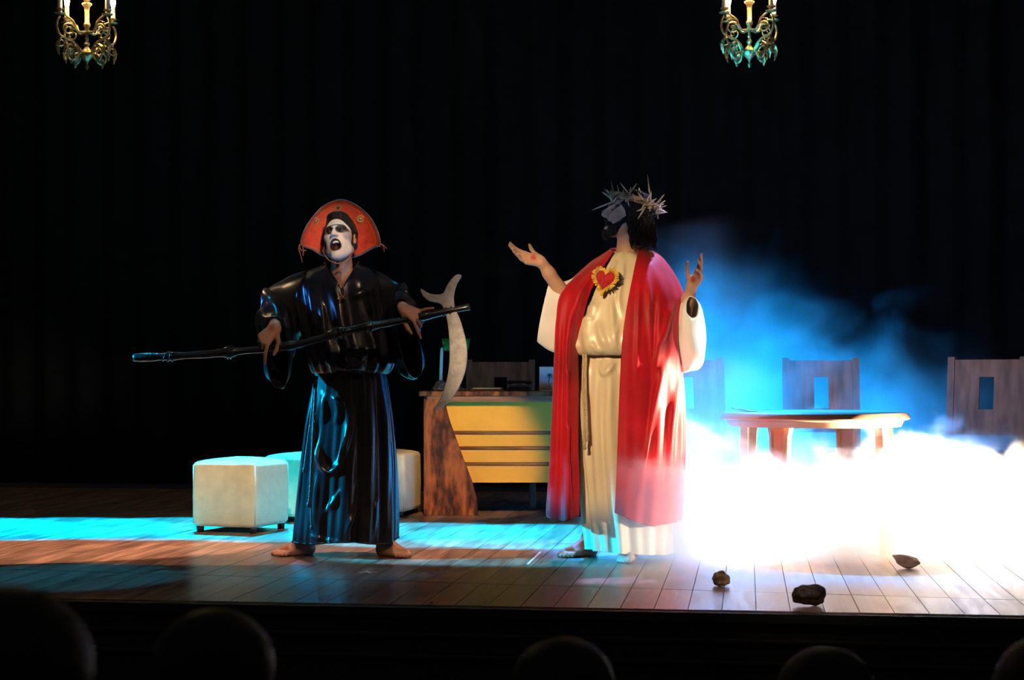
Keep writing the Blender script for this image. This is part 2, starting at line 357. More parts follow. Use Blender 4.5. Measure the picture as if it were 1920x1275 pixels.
# desk / counter
def desk():
    D0 = 11.35; s = F / D0
    p = at(793, HOR, D0); p[2] = 0
    t = empty('counter_desk', p, YAW, 'brown burl wood counter desk with yellow front panels and curved side panel', 'desk')
    X = lambda px: (px - 793) / s
    Z = lambda py: CH + (HOR - py) / s
    W = 1.62
    MB().box((W / 2 - 0.0, 0.32, 0.792), (W + 0.05, 0.65, 0.032)).build('worktop', M_burl, t, smooth=False, bevel=0.004)
    MB().box((W / 2, 0.025, 0.757), (W - 0.05, 0.042, 0.036)).build('top_rail', M_rail, t, smooth=False)
    for sgn in (0, 1):
        poly = [(X(795), 0.0), (X(897), 0.0), (X(894), Z(935)), (X(886), Z(905)), (X(872), Z(868)), (X(856), Z(825)), (X(842), Z(785)), (X(833), Z(748)), (X(795), Z(748))]
        if sgn: poly = [(W - a, b) for a, b in poly][::-1]
        MB().prism(poly, 0.0, 0.04).build('side_panel', M_burl, t, smooth=False, bevel=0.003)
        MB().box((0.02 if not sgn else W - 0.02, 0.31, 0.385), (0.035, 0.54, 0.77)).build('end_panel', M_burl, t, smooth=False)
    edges = [(Z(748), Z(808.5)), (Z(815.5), Z(837.5)), (Z(844.5), Z(867.5)), (Z(874.5), Z(906))]
    for z1, z0 in edges:
        MB().box((W / 2, 0.07, (z0 + z1) / 2), (W - 0.1, 0.025, z1 - z0)).build('front_board', M_yellow, t, smooth=False, bevel=0.002)
    for py in (812, 841, 871):
        MB().tube([(0.10, 0.062, Z(py)), (W - 0.10, 0.062, Z(py))], 0.0135, 10).build('rail', M_rail, t)
    return t
desk()
# things on the desk
def desk_things():
    zt = 0.8085
    # candle in a shiny ruffled holder
    p = at(826, HOR, 11.5); p[2] = zt
    t = empty('candlestick', p, YAW, 'thin white taper candle in a ruffled shiny holder on the desk', 'candle')
    MB().tube([(0, 0, 0.03), (0.004, 0, 0.15), (0.008, 0, 0.26), (0.008, 0, 0.285)], [0.0105, 0.0105, 0.010, 0.006], 12).build('taper', M_candle, t)
    MB().tube([(0.008, 0, 0.28), (0.009, 0, 0.296)], 0.0015, 5).build('wick', M_dark, t)
    m = MB(); an = np.linspace(0, 2 * math.pi, 41)[:-1]
    P = [[(r * (1 + w * math.cos(7 * a)) * math.cos(a), r * (1 + w * math.cos(7 * a)) * math.sin(a), z + 0.012 * w * 2 * math.sin(7 * a + 1)) for a in an]
         for r, z, w in ((0.012, 0.07, 0), (0.022, 0.062, 0.15), (0.03, 0.045, 0.3), (0.034, 0.026, 0.35), (0.05, 0.014, 0.3), (0.055, 0.003, 0.12))]
    m.grid(P, True).build('ruffled_holder', M_foil, t, solid=0.002)
    # green shaded desk lamp
    p = at(855, HOR, 11.75); p[2] = zt
    t = empty('desk_lamp', p, YAW, 'desk lamp with green glass shade behind the scythe blade', 'lamp')
    MB().lathe([(0.0, 0), (0.07, 0), (0.07, 0.012), (0.03, 0.025), (0.012, 0.04), (0.0, 0.04)], 24).build('base', M_brass, t)
    MB().tube([(0, 0, 0.03), (0, 0, 0.20), (0, 0.03, 0.30), (0, 0.0, 0.345)], 0.007, 10).build('stem', M_brass, t)
    P = []
    for k in np.linspace(0, 1, 9):          # half-round trough shade
        a = math.pi * k
        P.append([((0.098 + 0.0 * k) * u * (1.0 if math.sin(a) < 0.5 else 1.0) * (0.80 + 0.2 * math.sin(a)), -0.055 * math.cos(a), 0.268 + 0.085 * math.sin(a)) for u in np.linspace(-1, 1, 9)])
    MB().grid(P).build('shade', M_green, t, solid=0.004)
    # keyboard-like black flat case
    p = at(912, HOR, 11.55); p[2] = zt
    t = empty('flat_case', p, YAW + 0.05, 'flat black case with one pale edge lying on the desk', 'case')
    MB().box((0, 0, 0.012), (0.22, 0.16, 0.022)).build('body', M_dark, t, smooth=False, bevel=0.003)
    MB().box((0.0, -0.081, 0.018), (0.185, 0.003, 0.004)).build('edge_strip', M_tape, t, smooth=False)
    p = at(974, HOR, 11.62); p[2] = zt
    t = empty('telephone', p, YAW - 0.1, 'low dark desk telephone beside the flat black case', 'telephone')
    MB().prism([(-0.075, 0), (0.075, 0), (0.07, 0.025), (0.05, 0.035), (-0.05, 0.035), (-0.07, 0.025)], -0.07, 0.08).build('body', M_dark, t, smooth=False, bevel=0.004)
    MB().tube(cr([(-0.075, 0.0, 0.045), (-0.06, 0.0, 0.058), (0.06, 0.0, 0.058), (0.075, 0.0, 0.045)], 12), [0.016, 0.017, 0.014, 0.011, 0.01, 0.01, 0.01, 0.01, 0.011, 0.014, 0.017, 0.016], 10).build('handset', M_dark, t)
    # calendar with a palm-tree picture
    p = at(1040, HOR, 11.52); p[2] = zt
    t = empty('desk_calendar', p, YAW, 'white desk calendar with a palm tree beach picture on the desk', 'calendar')
    w, h = 0.2, 0.158
    MB().prism([(-w/2, 0), (w/2, 0), (w/2, h), (-w/2, h)], 0.0, 0.004).build('card', M_paper, t, smooth=False)
    m = bpy.data.materials.new('beach_print'); nt, b = nodes_of(m); N, Lk = nt.nodes, nt.links
    tc = N.new('ShaderNodeTexCoord'); sp = N.new('ShaderNodeSeparateXYZ'); Lk.new(tc.outputs['Generated'], sp.inputs[0])
    nz = N.new('ShaderNodeTexNoise'); nz.inputs['Scale'].default_value = 7; Lk.new(tc.outputs['Generated'], nz.inputs['Vector'])
    ad = N.new('ShaderNodeMath'); ad.operation = 'MULTIPLY_ADD'; ad.inputs[1].default_value = 0.35; Lk.new(nz.outputs['Fac'], ad.inputs[0]); Lk.new(sp.outputs['Z'], ad.inputs[2])
    rp = N.new('ShaderNodeValToRGB'); e = rp.color_ramp.elements
    e[0].position = 0.25; e[0].color = (0.25, 0.2, 0.1, 1); e[1].position = 0.5; e[1].color = (0.55, 0.42, 0.25, 1)
    for q, c in ((0.6, (0.45, 0.55, 0.62, 1)), (0.8, (0.4, 0.5, 0.65, 1)), (1.0, (0.6, 0.66, 0.72, 1))):
        k = e.new(q); k.color = c
    Lk.new(ad.outputs[0], rp.inputs[0]); Lk.new(rp.outputs[0], b.inputs['Base Color'])
    MB().prism([(-w/2 + .004, 0.006), (w/2 - .004, 0.006), (w/2 - .004, h - .02), (-w/2 + .004, h - .02)], -0.0015, 0.0).build('picture', m, t, smooth=False)
    tr = MB().tube(cr([(-0.035, -0.003, 0.03), (-0.037, -0.003, 0.07), (-0.033, -0.003, 0.10)], 8), 0.0025, 6)
    for a in np.linspace(0, 2 * math.pi, 9)[:-1]:
        tr.tube(cr([(-0.033, -0.003, 0.10), (-0.033 + 0.014 * math.cos(a), -0.003, 0.104 + 0.014 * math.sin(a)), (-0.033 + 0.026 * math.cos(a), -0.003, 0.096 + 0.02 * math.sin(a))], 6), [0.001, 0.0028, 0.003, 0.0025, 0.002, 0.0005], 5)
    tr.build('palm_print', mat('palm_ink', (0.06, 0.08, 0.05), 0.7), t)
    r = MB()
    for u in np.linspace(-w/2 + 0.008, w/2 - 0.008, 16): r.tube([(u, -0.006, h - 0.006), (u, -0.004, h + 0.004), (u, 0.006, h + 0.004), (u, 0.008, h - 0.006)], 0.0009, 4)
    r.build('wire_binding', M_tape, t)
    MB().prism([(-w/2, 0), (w/2, 0), (w/2, h), (-w/2, h)], 0.05, 0.054).build('rear_card', M_paper, t, smooth=False)
desk_things()

def chair(px, D, rz, label):
    p = at(px, HOR, D); p[2] = 0
    t = empty('dining_chair', p, YAW + rz, label, 'chair', 'wooden chairs with slotted backs')
    w, d = 0.49, 0.44                       # front of the seat looks to -y
    hb = 1.025
    yb = d / 2
    def lean(z): return yb + max(0, z - 0.45) * 0.10
    for sx in (-1, 1):
        m = MB(); xx = sx * (w / 2 - 0.02)
        pts = [(xx, lean(z) , z) for z in (0.0, 0.2, 0.45, 0.7, 0.9, hb)]
        for (a, b) in zip(pts[:-1], pts[1:]):
            v = [(a[0]+i*0.021, a[1]+j*0.02, a[2]) for i, j in ((-1,-1),(1,-1),(1,1),(-1,1))] + [(b[0]+i*0.021, b[1]+j*0.02, b[2]) for i, j in ((-1,-1),(1,-1),(1,1),(-1,1))]
            m.add(v, [(3,2,1,0),(4,5,6,7),(0,1,5,4),(1,2,6,5),(2,3,7,6),(3,0,4,7)])
        m.build('rear_post', M_chair, t, smooth=False)
        MB().box((xx, -d / 2 + 0.022, 0.2), (0.042, 0.042, 0.4)).build('leg', M_chair, t, smooth=False, bevel=0.003)
        MB().box((xx, 0, 0.355), (0.026, d - 0.06, 0.07)).build('side_apron', M_chair, t, smooth=False)
    MB().box((0, -d / 2 + 0.022, 0.355), (w - 0.08, 0.024, 0.07)).build('front_apron', M_chair, t, smooth=False)
    MB().box((0, yb, 0.355), (w - 0.08, 0.024, 0.07)).build('rear_apron', M_chair, t, smooth=False)
    # back panel with an upright slot
    z0, z1, s0, s1, sw = 0.545, 1.008, 0.70, 0.90, 0.046
    W2 = w / 2 - 0.041
    outer = [(-W2, z0), (W2, z0), (W2, z1), (-W2, z1)]; inner = [(-sw, s0), (sw, s0), (sw, s1), (-sw, s1)]
    v = []; f = []
    for th in (-0.009, 0.009):
        for x_, z_ in outer + inner: v.append((x_, lean(z_) + th, z_))
    for k in range(4):
        j = (k + 1) % 4
        f += [(k, j, j + 4, k + 4), (k + 12, j + 12, j + 8, k + 8), (k, k + 8, j + 8, j), (k + 4, j + 4, j + 12, k + 12)]
    MB().add(v, f).build('back_panel', M_chair, t, smooth=False)
    # padded seat
    P = []
    for z, s in ((0.395, 0.97), (0.40, 1.0), (0.435, 1.0), (0.45, 0.975), (0.457, 0.8), (0.46, 0.4), (0.461, 0.02)):
        ring = []
        for k in range(40):
            a = k / 40 * 2 * math.pi; ca, sa = math.cos(a), math.sin(a); e = 0.2
            ring.append((s * (w / 2 - 0.002) * math.copysign(abs(ca) ** e, ca), -0.02 + s * (d / 2 + 0.005) * math.copysign(abs(sa) ** e, sa), z))
        P.append(ring)
    MB().grid(P, True).build('seat', M_pad, t, autos=50)
    return t
chair(1553, 11.0, math.radians(0), 'wooden chair with slotted back standing behind the round table')
chair(1825, 10.55, math.radians(-33), 'wooden chair with slotted back at the right edge, turned to the table')
chair(1312, 10.9, math.radians(12), 'wooden chair with slotted back just behind the red mantle')
chair(938, 12.25, math.radians(0), 'wooden chair with slotted back behind the counter desk')

def round_table():
    p = at(1527, HOR, 9.12); p[2] = 0
    t = empty('round_table', p, YAW + math.radians(9), 'round brown plastic table with thick rim and four legs', 'table')
    R = 0.488; zt = 0.72
    MB().lathe([(0, zt - 0.012), (0.36, zt - 0.012), (R - 0.05, zt - 0.04), (R - 0.055, zt - 0.075), (R - 0.045, zt - 0.075), (R - 0.03, zt - 0.045), (R, zt - 0.036), (R + 0.002, zt - 0.03), (R - 0.012, zt - 0.006), (R - 0.025, zt), (0, zt)], 72).build('top', M_tbl, t, autos=35)
    MB().lathe([(R - 0.07, zt - 0.001), (R - 0.06, zt + 0.002), (R - 0.05, zt - 0.001)], 72).build('rim_bead', M_tbl, t)
    for i in range(4):
        a = math.radians(45 + 90 * i); c, s = math.cos(a), math.sin(a)
        m = MB(); P = []
        for z, off, w in ((0.0, 0.415, 0.036), (0.06, 0.414, 0.038), (0.35, 0.405, 0.046), (0.6, 0.398, 0.052), (0.655, 0.395, 0.064), (0.69, 0.37, 0.075)):
            # ribbed U-section leg, open towards the middle
            sec = [(-w, -0.035), (-w, 0.008), (-w * 0.62, 0.022), (-w * 0.45, 0.010), (w * 0.45, 0.010), (w * 0.62, 0.022), (w, 0.008), (w, -0.035), (w * 0.86, -0.035), (w * 0.8, 0.0), (-w * 0.8, 0.0), (-w * 0.86, -0.035)]
            P.append([(c * (off + v) - s * u, s * (off + v) + c * u, z) for u, v in sec])
        m.grid(P, True); n = 12
        m.f += [tuple(range(n))[::-1], tuple(5 * n + k for k in range(n))]
        m.build('leg', M_tbl, t, smooth=False)
    return t
round_table()
p = at(1396, HOR, 9.12); p[2] = 0.7235
pp = MB().grid([[(u, v, 0.012 * max(0, 0.5 - u / 0.09) ** 2 + 0.003 * math.sin(v * 40)) for u in np.linspace(-0.055, 0.055, 10)] for v in np.linspace(-0.075, 0.075, 8)]).build('paper_sheet', M_paper, solid=0.001)
pp.location = V3(p); pp.rotation_euler = (0, 0, YAW + 0.2); tag(pp, 'small curled white paper sheet lying on the round table', 'paper')

# lumps lying on the boards
def lump(name, px, py, size, rz, seed, M, label, cat, fn):
    p = on_floor(px, py)
    r = np.random.default_rng(seed); ph = r.uniform(0, 6.28, (8, 3)); kk = r.normal(0, 1, (8, 3)) * 4
    nu, nv = 48, 28; P = []
    for i in range(nv):
        th = math.pi * (i + 0.001) / (nv - 1 + 0.002); row = []
        for j in range(nu):
            a = 2 * math.pi * j / nu
            n = np.array([math.sin(th) * math.cos(a), math.sin(th) * math.sin(a), math.cos(th)])
            q = fn(n); k = 1 + 0.05 * sum(math.sin(float(kk[c] @ n) + ph[c][0]) for c in range(8)) / 1.5
            row.append(q * k * np.array(size))
        P.append(row)
    P = np.array(P); P[..., 2] -= P[..., 2].min()
    o = MB().grid(P, True).build(name, M, None)
    o.location = V3(p); o.rotation_euler = (0, 0, YAW + rz)
    return tag(o, label, cat)
def f_round(n): return np.array([n[0], n[1], n[2] + 0.10 * math.exp(-((n[0] - .1) ** 2 + n[1] ** 2) / 0.05) * (n[2] > 0) - 0.1 * abs(n[0]) ** 2 * n[2]])
def f_log(n):
    e = lambda v, p: math.copysign(abs(v) ** p, v)
    q = np.array([e(n[0], 0.6), e(n[1], 0.9), e(n[2], 0.9)]); q[2] *= 1 - 0.10 * math.exp(-(n[0] / 0.12) ** 2); return q
def f_bean(n): return np.array([n[0], n[1], n[2] * (0.95 - 0.12 * n[0]) + 0.22 * n[0] ** 2 - 0.30 * n[0]])
lump('stone', 1352, 1099, (0.040, 0.040, 0.033), 0.3, 3, M_crust, 'small round tan husk lying on the boards nearest the white robe', 'husk', f_round)
lump('log_chunk', 1517, 1136, (0.064, 0.042, 0.040), 0.1, 5, M_bark, 'dark brown stubby log chunk at the stage edge', 'log', f_log)
lump('bean_husk', 1700, 1066, (0.060, 0.032, 0.032), -0.15, 9, M_pale, 'pale curved husk lying on the boards at the edge of the fog', 'husk', f_bean)
bpy.data.objects['stone'].name = 'round_husk'
# tape marks
def tape(px, py, w, d, rz, label, cross=False):
    p = on_floor(px, py)
    t = empty('tape_mark', (p[0], p[1], 0.0005), YAW + rz, label, 'tape mark')
    MB().box((0, 0, 0.0006), (w, d, 0.0008)).build('strip', M_tape, t, smooth=False)
    if cross: MB().box((0, 0, 0.0012), (d, w, 0.0008)).build('strip', M_tape, t, smooth=False)
tape(690, 1073, 0.09, 0.012, 0.3, 'small white tape cross on the boards before the black-robed figure', True)
tape(896, 980, 0.09, 0.03, 0.1, 'short white tape strip on the boards in front of the desk')
tape(1002, 1046, 0.012, 0.62, -0.12, 'long worn white tape line slanting between the two figures')

# ------------------------------------------------------------------ chandeliers
def chandelier(px, py_bottom, D, rz, label):
    s = F / D
    top = CH + (HOR - py_bottom) / s
    p = at(px, HOR, D); p[2] = top
    t = empty('chandelier', p, YAW + rz, label, 'chandelier', 'brass candle chandeliers')
    k = 1.0 / 312
    def Z(py): return (131 - py) * k
    stem = [(0.0, Z(-60)), (0.010, Z(-60)), (0.010, Z(-8)), (0.020, Z(-6)), (0.022, Z(0)), (0.012, Z(3)), (0.030, Z(7)), (0.030, Z(9)), (0.018, Z(13)), (0.014, Z(20)), (0.014, Z(42)), (0.020, Z(45)), (0.020, Z(49)), (0.012, Z(53)), (0.016, Z(57)), (0.010, Z(62)), (0.008, Z(70)), (0.013, Z(73)), (0.008, Z(76)), (0.018, Z(83)), (0.010, Z(87)), (0.018, Z(92)), (0.042, Z(99)), (0.044, Z(101)), (0.038, Z(107)), (0.022, Z(112)), (0.010, Z(117)), (0.004, Z(120)), (0.012, Z(125)), (0.004, Z(131)), (0.0, Z(131))]
    MB().lathe(stem[::-1], 18).build('stem', M_brass, t, autos=50)
    ch = MB()
    for i in range(14):
        z = Z(-60) + 0.014 + i * 0.024; ring = []
        for a in np.linspace(0, 2 * math.pi, 13):
            u, v = 0.007 * math.cos(a), 0.016 * math.sin(a)
            ring.append((u, 0, z + v) if i % 2 else (0, u, z + v))
        ch.tube(ring, 0.0022, 5, False)
    ch.build('chain', M_brass, t)
    for i in range(4):
        a = math.radians(45 + 90 * i); c, sn = math.cos(a), math.sin(a)
        def R3(pts): return [(c * r, sn * r, z) for r, z in pts]
        q = lambda r, py: (r * k * 1.32, Z(py))
        m = MB()
        # upper C-scroll carrying the candle
        up = cr(np.array([q(2, 60), q(14, 62), q(20, 54), q(24, 44), q(33, 38), q(41, 34), q(44, 33)]), 26)
        m.tube(R3(up), np.linspace(0.008, 0.006, 26), 8)
        sp = [q(19 + 0, 60)]
        cxr, cyr = 31, 61
        pts = []
        for w in np.linspace(0, 1, 30):
            ang = math.pi * 1.0 + w * math.pi * 2.9; rad = 12.5 * (1 - w * 0.72)
            pts.append(q(cxr + rad * math.cos(ang), cyr + rad * math.sin(ang)))
        m.tube(R3(pts), np.linspace(0.007, 0.0035, 30), 8)
        m.build('upper_scroll', M_brass, t)
        # lower S-scroll with leaves
        m = MB()
        low = cr(np.array([q(11, 103), q(15, 92), q(24, 83), q(36, 79), q(46, 74), q(51, 62), q(50, 48), q(46, 40)]), 34)
        m.tube(R3(low), np.interp(np.linspace(0, 1, 34), [0, 0.4, 1], [0.009, 0.0085, 0.006]), 8)
        pts = []
        for w in np.linspace(0, 1, 34):
            ang = -math.pi * 0.62 - w * math.pi * 2.7; rad = 15 * (1 - w * 0.74)
            pts.append(q(26 + rad * math.cos(ang) * 0.8, 104 + rad * math.sin(ang) * 1.1))
        m.tube(R3(pts), np.linspace(0.008, 0.0035, 34), 8)
        pts = []
        for w in np.linspace(0, 1, 22):
            ang = math.pi * 0.2 + w * math.pi * 2.2; rad = 8 * (1 - w * 0.7)
            pts.append(q(45 + rad * math.cos(ang), 88 + rad * math.sin(ang)))
        m.tube(R3(pts), np.linspace(0.006, 0.003, 22), 8)
        m.build('lower_scroll', M_brass, t)
        # acanthus leaves
        for (r0, y0, r1, y1, wd) in ((24, 84, 38, 108, 6), (15, 100, 27, 124, 7), (44, 78, 47, 112, 5), (28, 44, 36, 52, 4), (28, 74, 32, 84, 4)):
            m = MB(); ctr = cr(np.array([q(r0, y0), q((r0 + r1) / 2 + 4, (y0 + y1) / 2 - 2), q(r1, y1)]), 12); P = []
            for j, (r_, z_) in enumerate(ctr):
                w = wd * k * math.sin(math.pi * (0.12 + 0.88 * j / 11)) ** 0.7 * (1 + 0.3 * math.cos(j * 2.4))
                P.append([(c * (r_ + 0.005 * (abs(u) - .5)) - sn * u * w, sn * (r_ + 0.005 * (abs(u) - .5)) + c * u * w, z_) for u in (-1, -0.5, 0, 0.5, 1)])
            m.grid(P).build('leaf', M_brass, t, solid=0.003)
        rc = 46 * k * 1.32
        cup = [(0.0, Z(37)), (0.030, Z(36)), (0.034, Z(34)), (0.012, Z(33)), (0.012, Z(30)), (0.024, Z(28)), (0.026, Z(26)), (0.014, Z(25)), (0.0, Z(25))]
        MB().lathe([(r, z) for r, z in cup], 14, (c * rc, sn * rc, 0)).build('drip_cup', M_brass, t, autos=50)
        MB().lathe([(0.0, Z(26)), (0.0145, Z(26)), (0.0135, Z(4)), (0.0, Z(4))], 14, (c * rc, sn * rc, 0)).build('candle_sleeve', M_candle, t, autos=50)
        MB().lathe([(0.0, Z(4)), (0.011, Z(2)), (0.0155, Z(-5)), (0.012, Z(-13)), (0.004, Z(-20)), (0.0, Z(-22))], 14, (c * rc, sn * rc, 0)).build('bulb', M_bulb, t)
    return t
chandelier(163, 131, 10.5, math.radians(6), 'brass candle chandelier hanging at the upper left')
chandelier(1405, 127, 10.5, math.radians(-12), 'brass candle chandelier with cyan edges hanging above the round table')
bt = MB().tube([V3(at(-300, -260, 10.5)), V3(at(2200, -260, 10.5))], 0.025, 12).build('lighting_batten', M_dark); tag(bt, kind='structure'); bt.name = 'trim_2'
# ------------------------------------------------------------------ smooth bodies from distance fields
def nrm(v): v = np.asarray(v, float); return v / (np.linalg.norm(v) + 1e-12)
def cap(a, b, ra, rb=None): return ('c', np.asarray(a, float), np.asarray(b, float), ra, ra if rb is None else rb)
def ell(c, r, R=None): return ('e', np.asarray(c, float), np.asarray(r, float), np.eye(3) if R is None else np.asarray(R, float))
def d_prim(q, P):                        # P: three contiguous coordinate rows
    X, Y, Z = P
    if q[0] == 'c':
        a, b = q[1].astype(np.float32), q[2].astype(np.float32); ab = b - a; L2 = np.float32(ab @ ab + 1e-12)
        x, y, z = X - a[0], Y - a[1], Z - a[2]
        t = np.clip((x * ab[0] + y * ab[1] + z * ab[2]) / L2, 0, 1)
        x -= t * ab[0]; y -= t * ab[1]; z -= t * ab[2]
        return np.sqrt(x * x + y * y + z * z) - (np.float32(q[3]) + np.float32(q[4] - q[3]) * t)
    c = q[1].astype(np.float32); R = q[3].astype(np.float32); r = q[2].astype(np.float32)
    x, y, z = X - c[0], Y - c[1], Z - c[2]; k0 = 0; k1 = 0
    for i in range(3):
        e = (x * R[0, i] + y * R[1, i] + z * R[2, i]) / r[i]
        k0 = k0 + e * e; e = e / r[i]; k1 = k1 + e * e
    k0 = np.sqrt(k0)
    return k0 * (k0 - 1) / (np.sqrt(k1) + np.float32(1e-9))
def smin(a, b, k):
    if k <= 0: return np.minimum(a, b)
    h = np.clip(0.5 + 0.5 * (b - a) / k, 0, 1)
    return b + (a - b) * h - k * h * (1 - h)
def field(groups, P):
    d = None
    for k, op, ki, prims in groups:
        g = None
        for q in prims:
            e = d_prim(q, P); g = e if g is None else smin(g, e, ki)
        if d is None: d = g
        elif op == '+': d = smin(d, g, k)
        else: d = -smin(-d, g, k)
    return d
def sdf_mesh(groups, h):
    lo = np.full(3, 1e9); hi = np.full(3, -1e9)
    for k, op, ki, prims in groups:
        if op != '+': continue
        for q in prims:
            if q[0] == 'c':
                r = max(q[3], q[4]); pts = [q[1] - r, q[1] + r, q[2] - r, q[2] + r]
            else:
                r = max(q[2]); pts = [q[1] - r, q[1] + r]
            for p in pts: lo = np.minimum(lo, p); hi = np.maximum(hi, p)
    lo -= 3 * h; hi += 3 * h
    n = np.ceil((hi - lo) / h).astype(int) + 1
    ax = [np.float32(lo[i]) + np.arange(n[i], dtype=np.float32) * np.float32(h) for i in range(3)]
    # coarse pass to skip empty space
    st = 6
    P = np.stack(np.meshgrid(ax[0][::st], ax[1][::st], ax[2][::st], indexing='ij'), -1)
    dc = field(groups, np.ascontiguousarray(P.reshape(-1, 3).T)).reshape(P.shape[:3])
    near = np.abs(dc) < st * h * 1.9
    full = np.repeat(np.repeat(np.repeat(dc, st, 0), st, 1), st, 2)[:n[0], :n[1], :n[2]]
    nb = np.zeros_like(near)
    for dx in (-1, 0, 1):
        for dy in (-1, 0, 1):
            for dz in (-1, 0, 1): nb |= np.roll(near, (dx, dy, dz), (0, 1, 2))
    msk = np.repeat(np.repeat(np.repeat(nb, st, 0), st, 1), st, 2)[:n[0], :n[1], :n[2]]
    idx = np.argwhere(msk)
    Pn = np.stack([ax[0][idx[:, 0]], ax[1][idx[:, 1]], ax[2][idx[:, 2]]])
    full = full.astype(np.float32); full[msk] = field(groups, Pn)
    s = full < 0
    c = s[:-1, :-1, :-1].astype(np.int8)
    cnt = np.zeros_like(c)
    offs = [(i, j, k) for i in (0, 1) for j in (0, 1) for k in (0, 1)]
    sl = lambda o: tuple(slice(o[a], n[a] - 1 + o[a]) for a in range(3))
    for o in offs: cnt += s[sl(o)]
    act = (cnt > 0) & (cnt < 8); ids = np.full(act.shape, -1, int); ai = np.argwhere(act); ids[act] = np.arange(len(ai))
    acc = np.zeros((len(ai), 3)); num = np.zeros(len(ai))
    for o in offs:
        for a in range(3):
            if o[a]: continue
            o2 = list(o); o2[a] = 1
            v0 = full[tuple((ai + o).T)]; v1 = full[tuple((ai + o2).T)]
            m = (v0 < 0) != (v1 < 0); t = np.where(m, v0 / (v0 - v1 + 1e-12), 0)
            p = np.tile(np.array(o, float), (len(ai), 1)); p[:, a] += t
            acc[m] += p[m]; num[m] += 1
    V = lo + (ai + acc / num[:, None]) * h
    Fs = []
    for a in range(3):
        b, c2 = (a + 1) % 3, (a + 2) % 3
        s0 = [slice(None)] * 3; s1 = [slice(None)] * 3
        s0[a] = slice(0, -1); s1[a] = slice(1, None)
        ch = np.argwhere(s[tuple(s0)] != s[tuple(s1)])
        ok = (ch[:, b] > 0) & (ch[:, c2] > 0) & (ch[:, b] < n[b] - 1) & (ch[:, c2] < n[c2] - 1); ch = ch[ok]
        q = []
        for db, dc_ in ((-1, -1), (0, -1), (0, 0), (-1, 0)):
            e = ch.copy(); e[:, b] += db; e[:, c2] += dc_; q.append(ids[tuple(e.T)])
        q = np.stack(q, -1); flip = ~s[tuple(ch.T)]
        q[flip] = q[flip][:, ::-1]; Fs.append(q)
    return V, np.concatenate(Fs).tolist()

class Frame:                             # local frame: x right ear side, y facing, z up
    def __init__(s, o, fwd, up):
        s.o = np.asarray(o, float); y = nrm(fwd); x = nrm(np.cross(y, up)); z = np.cross(x, y); s.R = np.stack([x, y, z], 1)
    def p(s, *l): return s.o + s.R @ np.asarray(l, float)
    def inv(s, P): return (P - s.o) @ s.R
class Actor:
    def __init__(s, px0, D): s.px0, s.D = px0, D; s.X0 = (px0 - 960) / F * D
    def P(s, px, py, y=0.0): return np.array([(px - 960) / F * (s.D + y) - s.X0, y, CH + (HOR - py) / F * (s.D + y)])
    def pix(s, Q):
        k = F / (s.D + Q[..., 1]); return np.stack([960 + (Q[..., 0] + s.X0) * k, HOR - (Q[..., 2] - CH) * k], -1)
    def loc(s): p = at(s.px0, HOR, s.D); p[2] = 0; return p

